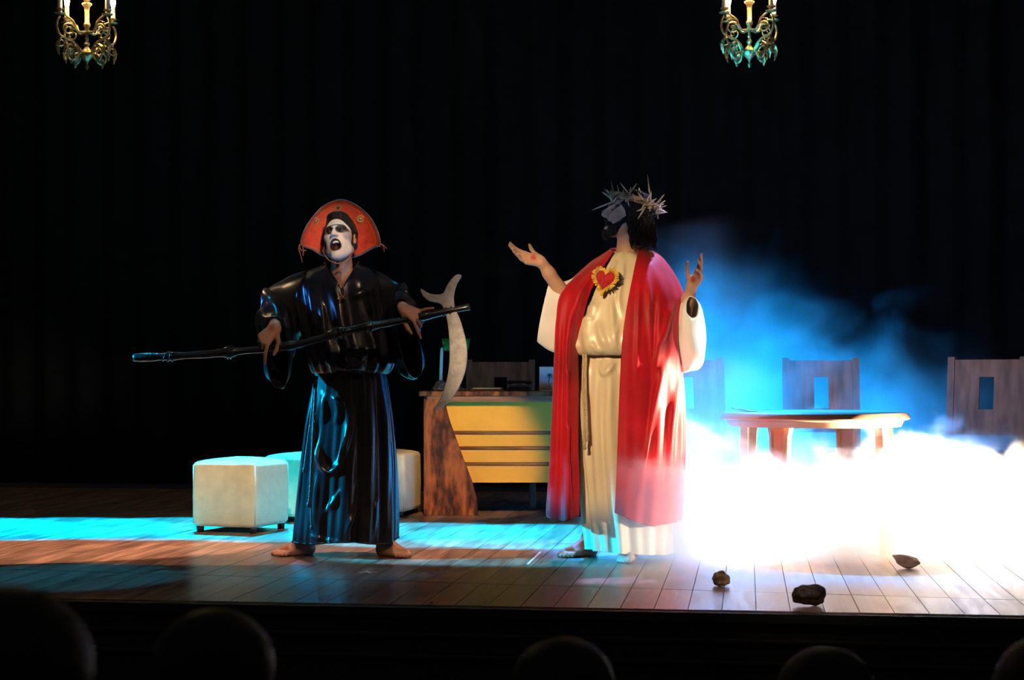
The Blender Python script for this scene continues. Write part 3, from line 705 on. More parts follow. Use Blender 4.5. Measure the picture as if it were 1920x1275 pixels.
def head_groups(f, mouth=0.0, jaw=0.0):
    p = f.p; R = f.R; E = lambda c, r: ell(p(*c), r, R)
    dz = -0.02 * jaw
    g = [(0, '+', 0.03, [E((0, -0.018, 0.042), (0.074, 0.094, 0.084)), E((0, 0.026, -0.022 + dz/2), (0.060, 0.062, 0.088 + 0.4 * abs(dz)))]),
         (0.025, '+', 0.02, [cap(p(-0.052, 0.0, -0.062 + dz/2), p(0, 0.058, -0.100 + dz), 0.020), cap(p(0.052, 0.0, -0.062 + dz/2), p(0, 0.058, -0.100 + dz), 0.020), E((0, 0.066, -0.100 + dz), (0.022, 0.020, 0.020))]),
         (0.02, '+', 0.0, [E((-0.042, 0.052, -0.014), (0.022, 0.022, 0.018)), E((0.042, 0.052, -0.014), (0.022, 0.022, 0.018))]),
         (0.014, '+', 0.01, [cap(p(-0.036, 0.070, 0.028), p(-0.008, 0.083, 0.025), 0.010), cap(p(0.036, 0.070, 0.028), p(0.008, 0.083, 0.025), 0.010)]),
         (0.012, '-', 0.0, [E((-0.031, 0.092, 0.008), (0.018, 0.014, 0.012)), E((0.031, 0.092, 0.008), (0.018, 0.014, 0.012))]),
         (0.004, '+', 0.0, [E((-0.031, 0.070, 0.007), (0.0125, 0.0125, 0.0115)), E((0.031, 0.070, 0.007), (0.0125, 0.0125, 0.0115))]),
         (0.010, '+', 0.008, [cap(p(0, 0.084, 0.018), p(0, 0.108, -0.022), 0.0075, 0.0115), E((-0.012, 0.096, -0.027), (0.009, 0.011, 0.008)), E((0.012, 0.096, -0.027), (0.009, 0.011, 0.008))]),
         (0.003, '-', 0.0, [E((-0.006, 0.100, -0.035), (0.0035, 0.005, 0.005)), E((0.006, 0.100, -0.035), (0.0035, 0.005, 0.005))])]
    if mouth:
        zc = -0.064 + dz / 2; hh = 0.012 + 0.018 * mouth; w = 0.027
        lip = [p(w * math.cos(a) * (1 - 0.0), 0.086 - 0.020 * abs(math.cos(a)) ** 2 - 0.004, zc + (hh + 0.004) * math.sin(a)) for a in np.linspace(0, 2 * math.pi, 17)]
        g += [(0.010, '+', 0.002, [cap(a, b, 0.0062) for a, b in zip(lip[:-1], lip[1:])]),
              (0.004, '-', 0.0, [E((0, 0.085, zc), (w - 0.003, 0.045, hh))])]
    else:
        g += [(0.008, '+', 0.004, [cap(p(-0.021, 0.076, -0.056), p(0, 0.088, -0.054), 0.005, 0.0065), cap(p(0.021, 0.076, -0.056), p(0, 0.088, -0.054), 0.005, 0.0065),
                                   cap(p(-0.019, 0.074, -0.067), p(0, 0.086, -0.068), 0.005, 0.007), cap(p(0.019, 0.074, -0.067), p(0, 0.086, -0.068), 0.005, 0.007)]),
              (0.003, '-', 0.0, [E((0, 0.094, -0.0615), (0.02, 0.012, 0.0028))])]
    for sx in (-1, 1):
        g += [(0.006, '+', 0.004, [E((sx * 0.076, -0.012, -0.004), (0.008, 0.018, 0.030)), E((sx * 0.074, -0.006, -0.028), (0.008, 0.009, 0.010))]),
              (0.004, '-', 0.0, [E((sx * 0.086, -0.006, -0.002), (0.007, 0.010, 0.016))])]
    return g
SEG = [(0.044, 0.027, 0.021), (0.048, 0.031, 0.022), (0.045, 0.029, 0.022), (0.035, 0.022, 0.019)]
def hand_groups(W, fdir, dors, side, curls, splay=(8, 2, -4, -10), thumb=((0.55, 0.75, -0.35), (0.35, 0.9, -0.2), (0.2, 0.95, -0.1)), size=1.0, elbow=None):
    """side: +1 for a left hand, -1 for a right hand; curls: degrees per joint for each finger"""
    y = nrm(fdir); z = nrm(np.asarray(dors, float) - y * np.dot(dors, y)); x = np.cross(y, z) * side
    def T(v): return x * v[0] + y * v[1] + z * v[2]
    W = np.asarray(W, float); S = size
    kx = (0.030, 0.010, -0.010, -0.028); ky = (0.090, 0.094, 0.088, 0.078)
    pal = []; fing = []
    for i in range(4):
        k = W + T((kx[i] * S, ky[i] * S, 0.002 * S))
        pal.append(cap(W + T((kx[i] * 0.55 * S, 0.008 * S, 0)), k, 0.0135 * S, 0.0115 * S))
        ch = []; a = 0.0; sp = math.radians(splay[i]); pos = k; r = (0.0090, 0.0082, 0.0074, 0.0064) if i < 3 else (0.0078, 0.0072, 0.0064, 0.0056)
        for j in range(3):
            a += math.radians(curls[i][j])
            d = T((math.sin(sp) * math.cos(a), math.cos(sp) * math.cos(a), -math.sin(a)))
            q = pos + d * SEG[i][j] * S; ch.append(cap(pos, q, r[j] * S, r[j+1] * S)); pos = q
        fing.append(ch)
    pal.append(cap(W + T((0.016 * S, 0.015 * S, -0.004 * S)), W + T((0.012 * S, 0.06 * S, -0.006 * S)), 0.014 * S, 0.012 * S))
    pos = W + T((0.020 * S, 0.022 * S, -0.008 * S)); th = []
    for d, L, r0, r1 in zip(thumb, (0.044, 0.034, 0.027), (0.015, 0.0105, 0.0095), (0.011, 0.0095, 0.0072)):
        q = pos + T(nrm(d)) * L * S; th.append(cap(pos, q, r0 * S, r1 * S)); pos = q
    g = [(0, '+', 0.014, pal)]
    for ch in fing: g.append((0.006, '+', 0.002, ch))
    g.append((0.012, '+', 0.004, th))
    if elbow is not None:
        e = np.asarray(elbow, float); mid = W * 0.45 + e * 0.55
        g.append((0.018, '+', 0.02, [cap(W, W + (e - W) * 0.3, 0.0255 * S, 0.030 * S), cap(W + (e - W) * 0.3, e, 0.030 * S, 0.044 * S)]))
    palmc = W + T((0.0, 0.05 * S, -0.012 * S))
    return g, palmc, -z
def foot_groups(H, d, side, knee):
    """H heel point on the floor, d toe direction, side +1: big toe towards +(z x d)"""
    d = nrm((d[0], d[1], 0)); l = np.array([-d[1], d[0], 0]) * side
    def T(a, b, c): return np.asarray(H, float) + l * a + d * b + np.array([0, 0, c])
    an = T(0, 0.045, 0.085)
    g = [(0, '+', 0.03, [cap(T(0, 0.03, 0.030), T(0, 0.05, 0.04), 0.030), cap(an, T(0, 0.05, 0.04), 0.034, 0.034), cap(an, T(0.004, 0.15, 0.034), 0.032, 0.024),
                         cap(T(-0.012, 0.05, 0.025), T(-0.026, 0.165, 0.020), 0.024, 0.018), cap(T(0.005, 0.05, 0.03), T(0.022, 0.18, 0.024), 0.024, 0.022)]),
         (0.02, '+', 0.0, [cap(an, np.asarray(knee, float), 0.036, 0.050)]),
         (0.01, '+', 0.0, [ell(T(0.03, 0.05, 0.078), (0.014, 0.014, 0.014)), ell(T(-0.03, 0.045, 0.07), (0.014, 0.014, 0.014))])]
    tx = (0.026, 0.006, -0.008, -0.021, -0.033); ty = (0.235, 0.238, 0.228, 0.215, 0.200); tr = (0.013, 0.0092, 0.0088, 0.0082, 0.0080)
    for a, b, r in zip(tx, ty, tr):
        g.append((0.008, '+', 0.003, [cap(T(a * 0.9, 0.172, 0.020), T(a, b - 0.018, r + 0.010), r * 1.05, r), cap(T(a, b - 0.018, r + 0.010), T(a, b, r + 0.001), r, r * 0.95)]))
    return g
def bake_body(name, pieces, parent, label=None):
    """pieces: (V, F, colour array) joined into one mesh"""
    m = MB(); cols = []
    for V, Fc, c in pieces:
        m.add(V, Fc); cols.append(np.broadcast_to(np.asarray(c, float), (len(V), 3)))
    o = m.build(name, M_skin, parent, col=np.concatenate(cols))
    if label: o['label'] = label
    return o
def mixc(c, col, m): return c * (1 - m[:, None]) + np.asarray(col) * m[:, None]
def sstep(x, a, b): t = np.clip((x - a) / (b - a), 0, 1); return t * t * (3 - 2 * t)

# ------------------------------------------------------------------ cloth
def poly_dist(pix, line):                # distance to a stroke, and a weight that fades at its ends
    d = np.full(pix.shape[:-1], 1e9); wt = np.zeros(pix.shape[:-1])
    L = cr(np.array(line, float), max(12, 6 * len(line))); n = len(L) - 1
    for i, (a, b) in enumerate(zip(L[:-1], L[1:])):
        ab = b - a; t = np.clip(((pix - a) @ ab) / (ab @ ab + 1e-9), 0, 1)
        e = np.linalg.norm(pix - a - t[..., None] * ab, axis=-1); m = e < d
        d = np.where(m, e, d); u = (i + t) / n; wt = np.where(m, np.clip(np.minimum(u, 1 - u) * 3.2, 0, 1), wt)
    return d, wt * wt * (3 - 2 * wt)
def grid_normals(P, closed):
    du = (np.roll(P, -1, 1) - np.roll(P, 1, 1)) if closed else np.gradient(P, axis=1)
    dv = np.gradient(P, axis=0); n = np.cross(du, dv); return n / (np.linalg.norm(n, axis=-1)[..., None] + 1e-9)
def fold_strokes(act, P, strokes, closed, out):
    n = grid_normals(P, closed)
    flip = np.sum(n * out, axis=-1) < 0; n[flip] *= -1
    front = np.clip(-n[..., 1] * 2.2 + 0.2, 0, 1)
    pix = act.pix(P); disp = np.zeros(P.shape[:2])
    for line, w, amp in strokes:
        dd, wt = poly_dist(pix, line); disp += amp * wt * np.exp(-(dd / w) ** 2)
    return P + n * (disp * front)[..., None]
def ring_loft(act, rings, nth=180, nz=110, fold=None, strokes=(), hem=None):
    r = cr(np.array(rings, float) * np.array([1, 1, 1, 300, 300]), nz) / np.array([1, 1, 1, 300, 300])
    th = np.linspace(0, 2 * math.pi, nth, endpoint=False); v = np.linspace(0, 1, nz)
    px = (r[:, 1] + r[:, 2])[:, None] / 2 + (r[:, 2] - r[:, 1])[:, None] / 2 * np.cos(th)
    y = r[:, 3][:, None] - r[:, 4][:, None] * np.sin(th)
    k = (act.D + y) / F
    py = np.repeat(r[:, 0][:, None], nth, 1)
    if hem is not None: py = py + hem(th)[None, :] * (v ** 3)[:, None]
    P = np.stack([(px - 960) * k - act.X0, y, CH + (HOR - py) * k], -1)
    out = np.stack([np.cos(th), -np.sin(th), 0 * th], -1)[None].repeat(nz, 0)
    if fold is not None: P = P + out * fold(th[None, :], v[:, None])[..., None]
    if len(strokes): P = fold_strokes(act, P, strokes, True, out)
    return P
def sheet(act, cols, nu=160, nv=130, fold=None, strokes=()):
    C = np.stack([cr(np.array([act.P(*q) for q in c]), nv) for c in cols], 1)        # nv, nc, 3
    nc = C.shape[1]; P = cr(np.swapaxes(C, 0, 1).reshape(nc, -1), nu).reshape(nu, nv, 3).swapaxes(0, 1)
    n = grid_normals(P, False); cen = P.mean(axis=(0, 1)) ; out = P - cen; out[..., 2] = 0
    fl = np.sum(n * out, -1) < 0; n[fl] *= -1
    u = np.linspace(0, 1, nu)[None, :]; v = np.linspace(0, 1, nv)[:, None]
    if fold is not None: P = P + n * fold(u, v)[..., None]
    if len(strokes): P = fold_strokes(act, P, strokes, False, out)
    return P
def sleeve(act, secs, nth=80, nv=70, fold=None, ex=1.0):
    """secs: top (px,py,y), bottom (px,py,y), half width, across direction"""
    rows = []
    for T, B, w, nd in secs: rows.append(np.concatenate([act.P(*T), act.P(*B), [w], nrm(nd)]))
    r = cr(np.array(rows), nv); th = np.linspace(0, 2 * math.pi, nth, endpoint=False)
    T, B, w, nd = r[:, :3], r[:, 3:6], r[:, 6], r[:, 7:]
    c = (T + B) / 2; h = (T - B) / 2
    sn, cs = (np.sign(q) * np.abs(q) ** ex for q in (np.sin(th), np.cos(th)))
    P = c[:, None] + h[:, None] * sn[None, :, None] + (w[:, None] * nd)[:, None] * cs[None, :, None]
    if fold is not None:
        out = P - c[:, None]; out /= np.linalg.norm(out, axis=-1)[..., None] + 1e-9
        P = P + out * fold(th[None, :], np.linspace(0, 1, nv)[:, None])[..., None]
    return P
# ------------------------------------------------------------------ the black-robed figure with the scythe
SK = np.array((0.42, 0.20, 0.115))
def reaper():
    A = Actor(645, 8.72); P = A.P
    t = empty('person', A.loc(), YAW, 'shouting person in black satin robe and red hat, white painted face, holding the scythe', 'person')
    pieces = []
    hf = Frame(P(637, 447, -0.03), (-0.20, -0.90, 0.33), (-0.06, 0.34, 0.94))
    nb = P(641, 520, 0.03)
    g = head_groups(hf, mouth=1.0, jaw=1.0) + [(0.02, '+', 0.02, [cap(hf.p(0, -0.022, -0.06), nb, 0.050, 0.058)]),
        (0.05, '+', 0.03, [cap(P(600, 545, 0.03), P(682, 545, 0.03), 0.075), ell(P(641, 560, 0.02), (0.12, 0.095, 0.11))])]
    V, Fc = sdf_mesh(g, 0.0032); L = hf.inv(V)
    c = np.tile(SK, (len(V), 1))
    face = sstep(L[:, 1], 0.0, 0.03) * sstep(L[:, 2], -0.150, -0.135) * (1 - sstep(np.abs(L[:, 0]), 0.060, 0.072))
    c = mixc(c, (0.62, 0.58, 0.52), face)
    neckp = sstep(-L[:, 0], -0.01, 0.03) * (1 - sstep(L[:, 2], -0.15, -0.12)) * sstep(L[:, 2], -0.23, -0.19)
    c = mixc(c, (0.5, 0.45, 0.42), 0.5 * neckp)
    for sx in (-1, 1):
        e = np.hypot((L[:, 0] - sx * 0.034) / 0.030, (L[:, 2] - 0.010) / 0.021); c = mixc(c, (0.012, 0.011, 0.012), (1 - sstep(e, 0.8, 1.12)) * (L[:, 1] > 0.02))
        e = np.hypot((L[:, 0] - sx * 0.052) / 0.018, (L[:, 2] + 0.018) / 0.028); c = mixc(c, (0.20, 0.19, 0.19), 0.6 * (1 - sstep(e, 0.5, 1.1)) * (L[:, 1] > 0.02))
    bro = (np.abs(L[:, 2] - 0.030 - 0.004 * np.cos(L[:, 0] * 45)) < 0.0045) & (np.abs(L[:, 0]) < 0.052) & (L[:, 1] > 0.04); c[bro] = (0.012, 0.011, 0.012)
    e = np.hypot(L[:, 0] / 0.033, (L[:, 2] + 0.074) / 0.037); c = mixc(c, (0.035, 0.012, 0.012), (1 - sstep(e, 0.86, 1.0)) * (L[:, 1] > 0.03))
    pieces.append((V, Fc, c))
    # his right hand (left in the picture) and left hand on the pole
    g, pc, pn = hand_groups(P(517, 613, -0.30), (-0.62, -0.28, -0.72), (-0.20, -0.92, 0.32), -1,
        ((22, 20, 12), (58, 70, 40), (62, 72, 40), (62, 70, 40)), (24, 4, 2, -6), ((0.80, 0.55, -0.30), (0.35, 0.90, -0.30), (0.12, 0.95, -0.30)), 1.04, P(505, 580, -0.04))
    V, Fc = sdf_mesh(g, 0.003); pieces.append((V, Fc, SK * 1.05))
    g, pc, pn = hand_groups(P(755, 577, -0.28), (0.70, -0.32, -0.42), (-0.05, -0.80, 0.58), 1,
        ((30, 8, 6), (60, 62, 30), (58, 62, 30), (-26, 10, 6)), (26, 6, -2, -36), ((0.60, 0.6, -0.4), (0.35, 0.8, -0.5), (0.15, 0.85, -0.5)), 1.0, P(750, 562, 0.0))
    V, Fc = sdf_mesh(g, 0.003); pieces.append((V, Fc, SK * 1.05))
    # feet
    for H, d, sd in (((-0.172, 0.19, 0), (-0.72, -0.69), -1), ((0.165, 0.14, 0), (0.62, -0.78), 1)):
        H = np.array(H); g = foot_groups(H, d, sd, (H[0] * 0.9, H[1] - 0.04, 0.5)); V, Fc = sdf_mesh(g, 0.0038)
        pieces.append((V, Fc, SK * 1.0))
    # trunk and limbs under the cloth
    sh = [P(572, 535, 0.03), P(710, 535, 0.03)]; pv = P(648, 735, 0.04)
    g = [(0, '+', 0.06, [cap(P(645, 560, 0.04), P(648, 640, 0.04), 0.105, 0.10), cap(P(648, 640, 0.04), pv, 0.10, 0.105), cap(sh[0], sh[1], 0.052)]),
         (0.04, '+', 0.03, [cap(pv, (-0.155, 0.15, 0.5), 0.085, 0.055), cap((-0.155, 0.15, 0.5), (-0.160, 0.16, 0.12), 0.05, 0.03), cap(pv, (0.15, 0.10, 0.5), 0.085, 0.055), cap((0.15, 0.10, 0.5), (0.155, 0.11, 0.12), 0.05, 0.03)]),
         (0.03, '+', 0.02, [cap(sh[0], P(503, 575, -0.02), 0.045, 0.036), cap(sh[1], P(752, 560, 0.02), 0.045, 0.036)])]
    V, Fc = sdf_mesh(g, 0.014); pieces.append((V, Fc, SK))
    bake_body('body', pieces, t)
    # teeth and short hair
    up = [hf.p(0.021 * math.sin(a), 0.052 + 0.020 * math.cos(a), -0.052) for a in np.linspace(-1.25, 1.25, 9)]
    tm = MB()
    for q in up: tm.add(*[np.array([[-.0035, -.003, -.004], [.0035, -.003, -.004], [.0035, .003, -.004], [-.0035, .003, -.004], [-.004, -.003, .005], [.004, -.003, .005], [.004, .003, .005], [-.004, .003, .005]]) @ hf.R.T + q, [(3,2,1,0),(4,5,6,7),(0,1,5,4),(1,2,6,5),(2,3,7,6),(3,0,4,7)]])
    tm.build('teeth', M_tooth, t, smooth=False)
    hg = [(0, '+', 0.03, [ell(hf.p(0, -0.022, 0.046), (0.079, 0.098, 0.088), hf.R), cap(hf.p(0.062, -0.02, 0.02), hf.p(0.060, -0.03, -0.04), 0.022), cap(hf.p(-0.062, -0.02, 0.02), hf.p(-0.060, -0.03, -0.04), 0.022), ell(hf.p(0.0, 0.035, 0.105), (0.05, 0.045, 0.02), hf.R)]),
          (0.012, '-', 0.0, [ell(hf.p(0, 0.115, -0.01), (0.071, 0.085, 0.098), hf.R)])]
    V, Fc = sdf_mesh(hg, 0.004); MB().add(V, Fc).build('hair', M_hair, t)
    # robe: bodice, skirt, sleeves
    fb = lambda th, v: 0.010 * np.sin(11 * th + 3 * v + 1.0) * sstep(v, 0.1, 0.6) + 0.008 * np.sin(17 * th - 2 * v) * sstep(v, 0.3, 0.9)
    st = [([(562, 520), (558, 570), (566, 640)], 4, 0.008), ([(575, 520), (585, 580), (590, 650)], 5, 0.008), ([(600, 560), (606, 600), (606, 640)], 5, 0.010), ([(690, 520), (700, 580), (706, 650)], 6, 0.010), ([(650, 560), (690, 545), (705, 540)], 7, 0.008), ([(620, 650), (660, 668), (720, 655)], 7, 0.010), ([(600, 665), (640, 690), (690, 684)], 6, 0.010)]
    top = ring_loft(A, [(494, 612, 665, 0.035, 0.068), (503, 590, 690, 0.03, 0.085), (514, 566, 708, 0.03, 0.10), (530, 553, 720, 0.02, 0.115), (565, 555, 722, 0.01, 0.128), (620, 566, 728, 0.0, 0.145), (655, 578, 736, 0.0, 0.160), (682, 584, 734, 0.0, 0.160), (699, 592, 724, 0.01, 0.140), (700, 602, 712, 0.02, 0.115)], 200, 110, fb, st)
    nv, nu = top.shape[:2]; m = MB().grid(top, True); pix = A.pix(top).reshape(-1, 2); yy = top.reshape(-1, 3)[:, 1]
    def inV(q):
        c = pix[list(q)].mean(0); return yy[list(q)].mean() < 0.03 and c[1] < 543 and abs(c[0] - 640) < (543 - c[1]) * 0.62
    m.f = [q for q in m.f if not inV(q)]
    m.build('robe_bodice', M_satin, t, solid=0.004)
    for sx in (-1, 1):
        MB().tube(cr([P(640 + sx * 32, 492, 0.0), P(640 + sx * 22, 508, -0.062), P(640 + sx * 11, 526, -0.088), P(640, 545, -0.103)], 16), 0.005, 8).build('neck_binding', M_satin, t)
    shp = lambda q: np.sign(np.cos(q)) * np.abs(np.cos(q)) ** 0.75
    fs = lambda th, v: (0.004 + 0.022 * v) * (0.5 * shp(11 * th + 0.9 * np.sin(2.5 * v)) + 0.3 * np.cos(19 * th + 1.3 + v) + 0.2 * np.cos(31 * th - 2 * v)) * (1 - 0.35 * np.exp(-((th - 2.0) / 0.5) ** 2))
    st = [([(592, 716), (580, 790), (572, 860), (562, 940), (556, 1000)], 4, 0.016),
          ([(598, 718), (592, 780), (593, 830), (602, 872), (616, 886), (632, 876), (646, 840), (656, 790), (662, 745)], 5, 0.022),
          ([(604, 730), (607, 770), (606, 800)], 3, 0.011), ([(618, 738), (632, 756), (634, 780), (628, 800)], 4, 0.013), ([(640, 748), (625, 744)], 3, 0.008),
          ([(590, 880), (588, 950), (592, 1000)], 8, 0.012), ([(640, 915), (626, 940), (606, 968)], 4, 0.012), ([(670, 895), (666, 950), (648, 1008)], 4, 0.016), ([(705, 930), (700, 1012)], 3, 0.015),
          ([(690, 720), (694, 830), (690, 960)], 5, 0.012), ([(718, 720), (724, 840), (722, 1000)], 5, 0.012), ([(575, 1003), (610, 1012), (645, 1018)], 3, 0.008)]
    hem = lambda th: 10 * np.sin(th) + 4 * np.sin(3 * th)
    sk = ring_loft(A, [(676, 600, 712, 0.02, 0.115), (692, 594, 718, 0.02, 0.125), (715, 589, 724, 0.03, 0.135), (780, 578, 733, 0.06, 0.155), (850, 569, 739, 0.08, 0.175), (930, 561, 741, 0.10, 0.19), (985, 555, 741, 0.10, 0.20), (1010, 553, 740, 0.10, 0.20)], 260, 150, fs, st, hem)
    MB().grid(sk, True).build('robe_skirt', M_satin, t, solid=0.004)
    ho = sk[-1]; MB().tube(np.concatenate([ho, ho[:1]]), 0.006, 6, False).build('hem_roll', M_satin, t)
    fsl = lambda th, v: 0.012 * np.sin(5 * th + 9 * v) * sstep(v, 0.05, 0.4) * (1 - sstep(v, 0.9, 1.0)) + 0.010 * np.sin(20 * v + 2 * th) * sstep(v, 0.15, 0.5) * (1 - sstep(v, 0.7, 0.95))
    sl = sleeve(A, [((578, 506, 0.03), (590, 600, 0.03), 0.07, (0.3, 0.95, 0)), ((545, 518, 0.02), (556, 632, 0.02), 0.085, (0.4, 0.9, 0)), ((516, 537, -0.03), (534, 664, -0.02), 0.095, (0.6, 0.8, 0)), ((507, 556, -0.10), (526, 694, -0.09), 0.085, (0.85, 0.5, 0)), ((509, 580, -0.20), (523, 722, -0.18), 0.066, (0.95, 0.3, 0)), ((514, 594, -0.275), (524, 728, -0.24), 0.052, (0.98, 0.2, 0))], 90, 80, fsl, 0.8)
    MB().grid(sl, True).build('sleeve', M_satin, t, solid=0.004)
    sl = sleeve(A, [((700, 506, 0.03), (694, 600, 0.03), 0.07, (-0.3, 0.95, 0)), ((728, 520, 0.02), (722, 642, 0.02), 0.085, (-0.4, 0.9, 0)), ((746, 534, -0.03), (748, 680, -0.02), 0.088, (-0.7, 0.7, 0)), ((752, 543, -0.10), (765, 700, -0.08), 0.080, (-0.92, 0.4, 0)), ((752, 553, -0.20), (778, 708, -0.17), 0.062, (-0.97, 0.2, 0)), ((752, 560, -0.265), (780, 708, -0.22), 0.050, (-0.98, 0.1, 0))], 90, 80, fsl, 0.8)
    MB().grid(sl, True).build('sleeve', M_satin, t, solid=0.004)
    # rope belt, hanging ends and knots
    b = ring_loft(A, [(700, 593, 720, 0.02, 0.128), (701, 593, 720, 0.02, 0.128)], 120, 2)[0]
    b[:, 2] += 0.012 * np.sin(np.linspace(0, 2 * math.pi, 120))
    MB().tube(np.concatenate([b, b[:1]]), 0.009, 8, False).build('belt', M_brope, t)
    for pts in ([(592, 705, -0.10), (588, 780, -0.14), (584, 860, -0.155), (580, 930, -0.165), (578, 945, -0.165)], [(594, 705, -0.10), (590, 800, -0.14), (585, 900, -0.16), (583, 960, -0.165), (584, 988, -0.165)], [(590, 705, -0.10), (583, 780, -0.13), (575, 840, -0.13), (570, 880, -0.13)]):
        pth = cr([P(*q) for q in pts], 60); w = np.linspace(0, 40, 60)
        MB().tube(pth, 0.0045 + 0.0012 * np.sin(w * 3), 7).build('cord', M_brope, t)
        e = pth[-1]; MB().lathe([(0.0, -0.018), (0.008, -0.014), (0.006, -0.004), (0.009, 0.003), (0.005, 0.010), (0, 0.011)], 10, V3(e)).build('cord_knot', M_brope, t)
    # leather hat, worn far back
    hat = MB(); n = 96; cx0, cy0 = 638, 452
    outl = cr(np.array([(712, 457), (706, 430), (692, 406), (668, 385), (638, 375), (608, 386), (586, 408), (571, 432), (565, 458), (585, 467), (606, 479), (638, 486), (672, 479), (696, 466)], float), n, True)
    Pg = []
    for r in np.concatenate([np.linspace(0.12, 0.9, 9), [0.95, 0.985, 1.0]]):
        row = []
        for q in outl:
            px, py = cx0 + (q[0] - cx0) * r, cy0 + (q[1] - cy0) * r
            up_ = (cy0 - py) / 78
            y = 0.075 + 0.035 * (1 - r * r) + 0.05 * max(0, up_) - 0.07 * ((px - cx0) / 74) ** 2 * (1 - 0.6 * max(0, up_)) - (0.006 if r > 0.97 else 0)
            row.append(P(px, py, y))
        Pg.append(row)
    hat.grid(np.array(Pg), True)
    ht = empty('cangaceiro_hat', A.loc() * 0, 0); bpy.data.objects.remove(ht)
    hobj = empty('leather_hat', P(638, 452, 0.1), 0.0); hobj.parent = t
    def bl(mb, name, M, **k):
        mb.v = [v - P(638, 452, 0.1) for v in mb.v]; return mb.build(name, M, hobj, **k)
    bl(hat, 'brim', M_hat, solid=0.006)
    rim = np.array(Pg[-1]); bl(MB().tube(np.concatenate([rim, rim[:1]]), 0.0045, 8, False), 'brim_edge', M_hatrim)
    bl(MB().tube(np.concatenate([np.array(Pg[8]), np.array(Pg[8])[:1]]) + np.array([0, -0.004, 0]), 0.0012, 5, False), 'stitching', M_cord)
    cg = [(0, '+', 0.03, [ell(P(639, 440, 0.115), (0.098, 0.105, 0.115)), ell(P(639, 420, 0.13), (0.09, 0.09, 0.10))])]
    V, Fc = sdf_mesh(cg, 0.009); keep = V[:, 1] > 0.145
    bl(MB().add(V, [q for q in Fc if all(keep[i] for i in q)]), 'crown', M_hat, solid=0.004)
    for px, py in ((634, 389.5), (592.5, 414.5), (676, 410.5)):
        r = math.hypot(px - cx0, py - cy0); up_ = (cy0 - py) / 78
        y = 0.075 + 0.035 * (1 - 0.64) + 0.05 * up_ - 0.07 * ((px - cx0) / 74) ** 2 * (1 - 0.6 * up_) - 0.010
        c = P(px, py, y); an = np.linspace(0, 2 * math.pi, 25)
        rg = [c + np.array([0.0175 * math.cos(a), 0, 0.0175 * math.sin(a)]) for a in an]
        bl(MB().tube(rg, 0.0022, 6, False), 'ornament_ring', M_felt)
        s_ = MB(); q = [(0.013 * (1 if k % 2 == 0 else 0.42) * math.sin(k * math.pi / 5), 0.013 * (1 if k % 2 == 0 else 0.42) * math.cos(k * math.pi / 5)) for k in range(10)]
        s_.prism(q, -0.003, 0.003); s_.v = [v + c for v in s_.v]; bl(s_, 'star', M_dark, smooth=False)
        d_ = MB().add(*(lambda l: (np.array(l), [tuple(range(24))]))([c + np.array([0.016 * math.cos(a), 0.001, 0.016 * math.sin(a)]) for a in an[:-1]])); bl(d_, 'disc', M_felt, smooth=False)
        V, Fc = sdf_mesh([(0, '+', 0, [ell(c + np.array([0, -0.005, 0]), (0.0055, 0.003, 0.0055))])], 0.0016); bl(MB().add(V, Fc), 'stud', M_gold)
    tip = lambda px, py: P(px, py, 0.0)
    for pts in ([(566, 457), (560, 464), (563, 476), (567, 492)], [(566, 457), (561, 460), (566, 470), (574, 469)], [(566, 457), (569, 470), (568, 480)], [(711, 456), (718, 459), (725, 466)], [(711, 456), (712, 462), (703, 460)], [(711, 457), (719, 462), (720, 472)]):
        bl(MB().tube(cr([tip(*q) for q in pts], 12), 0.0028, 6), 'tie', M_cord)
    chin = cr([P(608, 462, -0.01), P(606, 472, -0.07), P(616, 487, -0.12), P(634, 494, -0.135), P(650, 488, -0.125), P(660, 473, -0.07), P(664, 455, -0.0)], 40)
    bl(MB().tube(chin, 0.0028, 6), 'chin_cord', M_cord)
    for pts in ([(637, 494, -0.135), (637, 512, -0.125), (636, 525, -0.125), (631, 538, -0.135), (633, 552, -0.145), (641, 560, -0.15), (632, 561, -0.15)], [(638, 494, -0.135), (639, 512, -0.125), (640, 528, -0.125), (646, 542, -0.14), (645, 554, -0.145), (638, 562, -0.15), (637, 568, -0.15)], [(637, 520, -0.125), (638, 540, -0.14), (642, 556, -0.15), (647, 560, -0.15)]):
        bl(MB().tube(cr([P(*q) for q in pts], 36), 0.0026, 6), 'cord_end', M_cord)
    bl(MB().lathe([(0, -0.012), (0.006, -0.01), (0.007, 0.0), (0.006, 0.01), (0, 0.012)], 10, V3(P(638, 508, -0.127))), 'cord_slide', M_cord)
    return A, t
REAPER, reaper_obj = reaper()

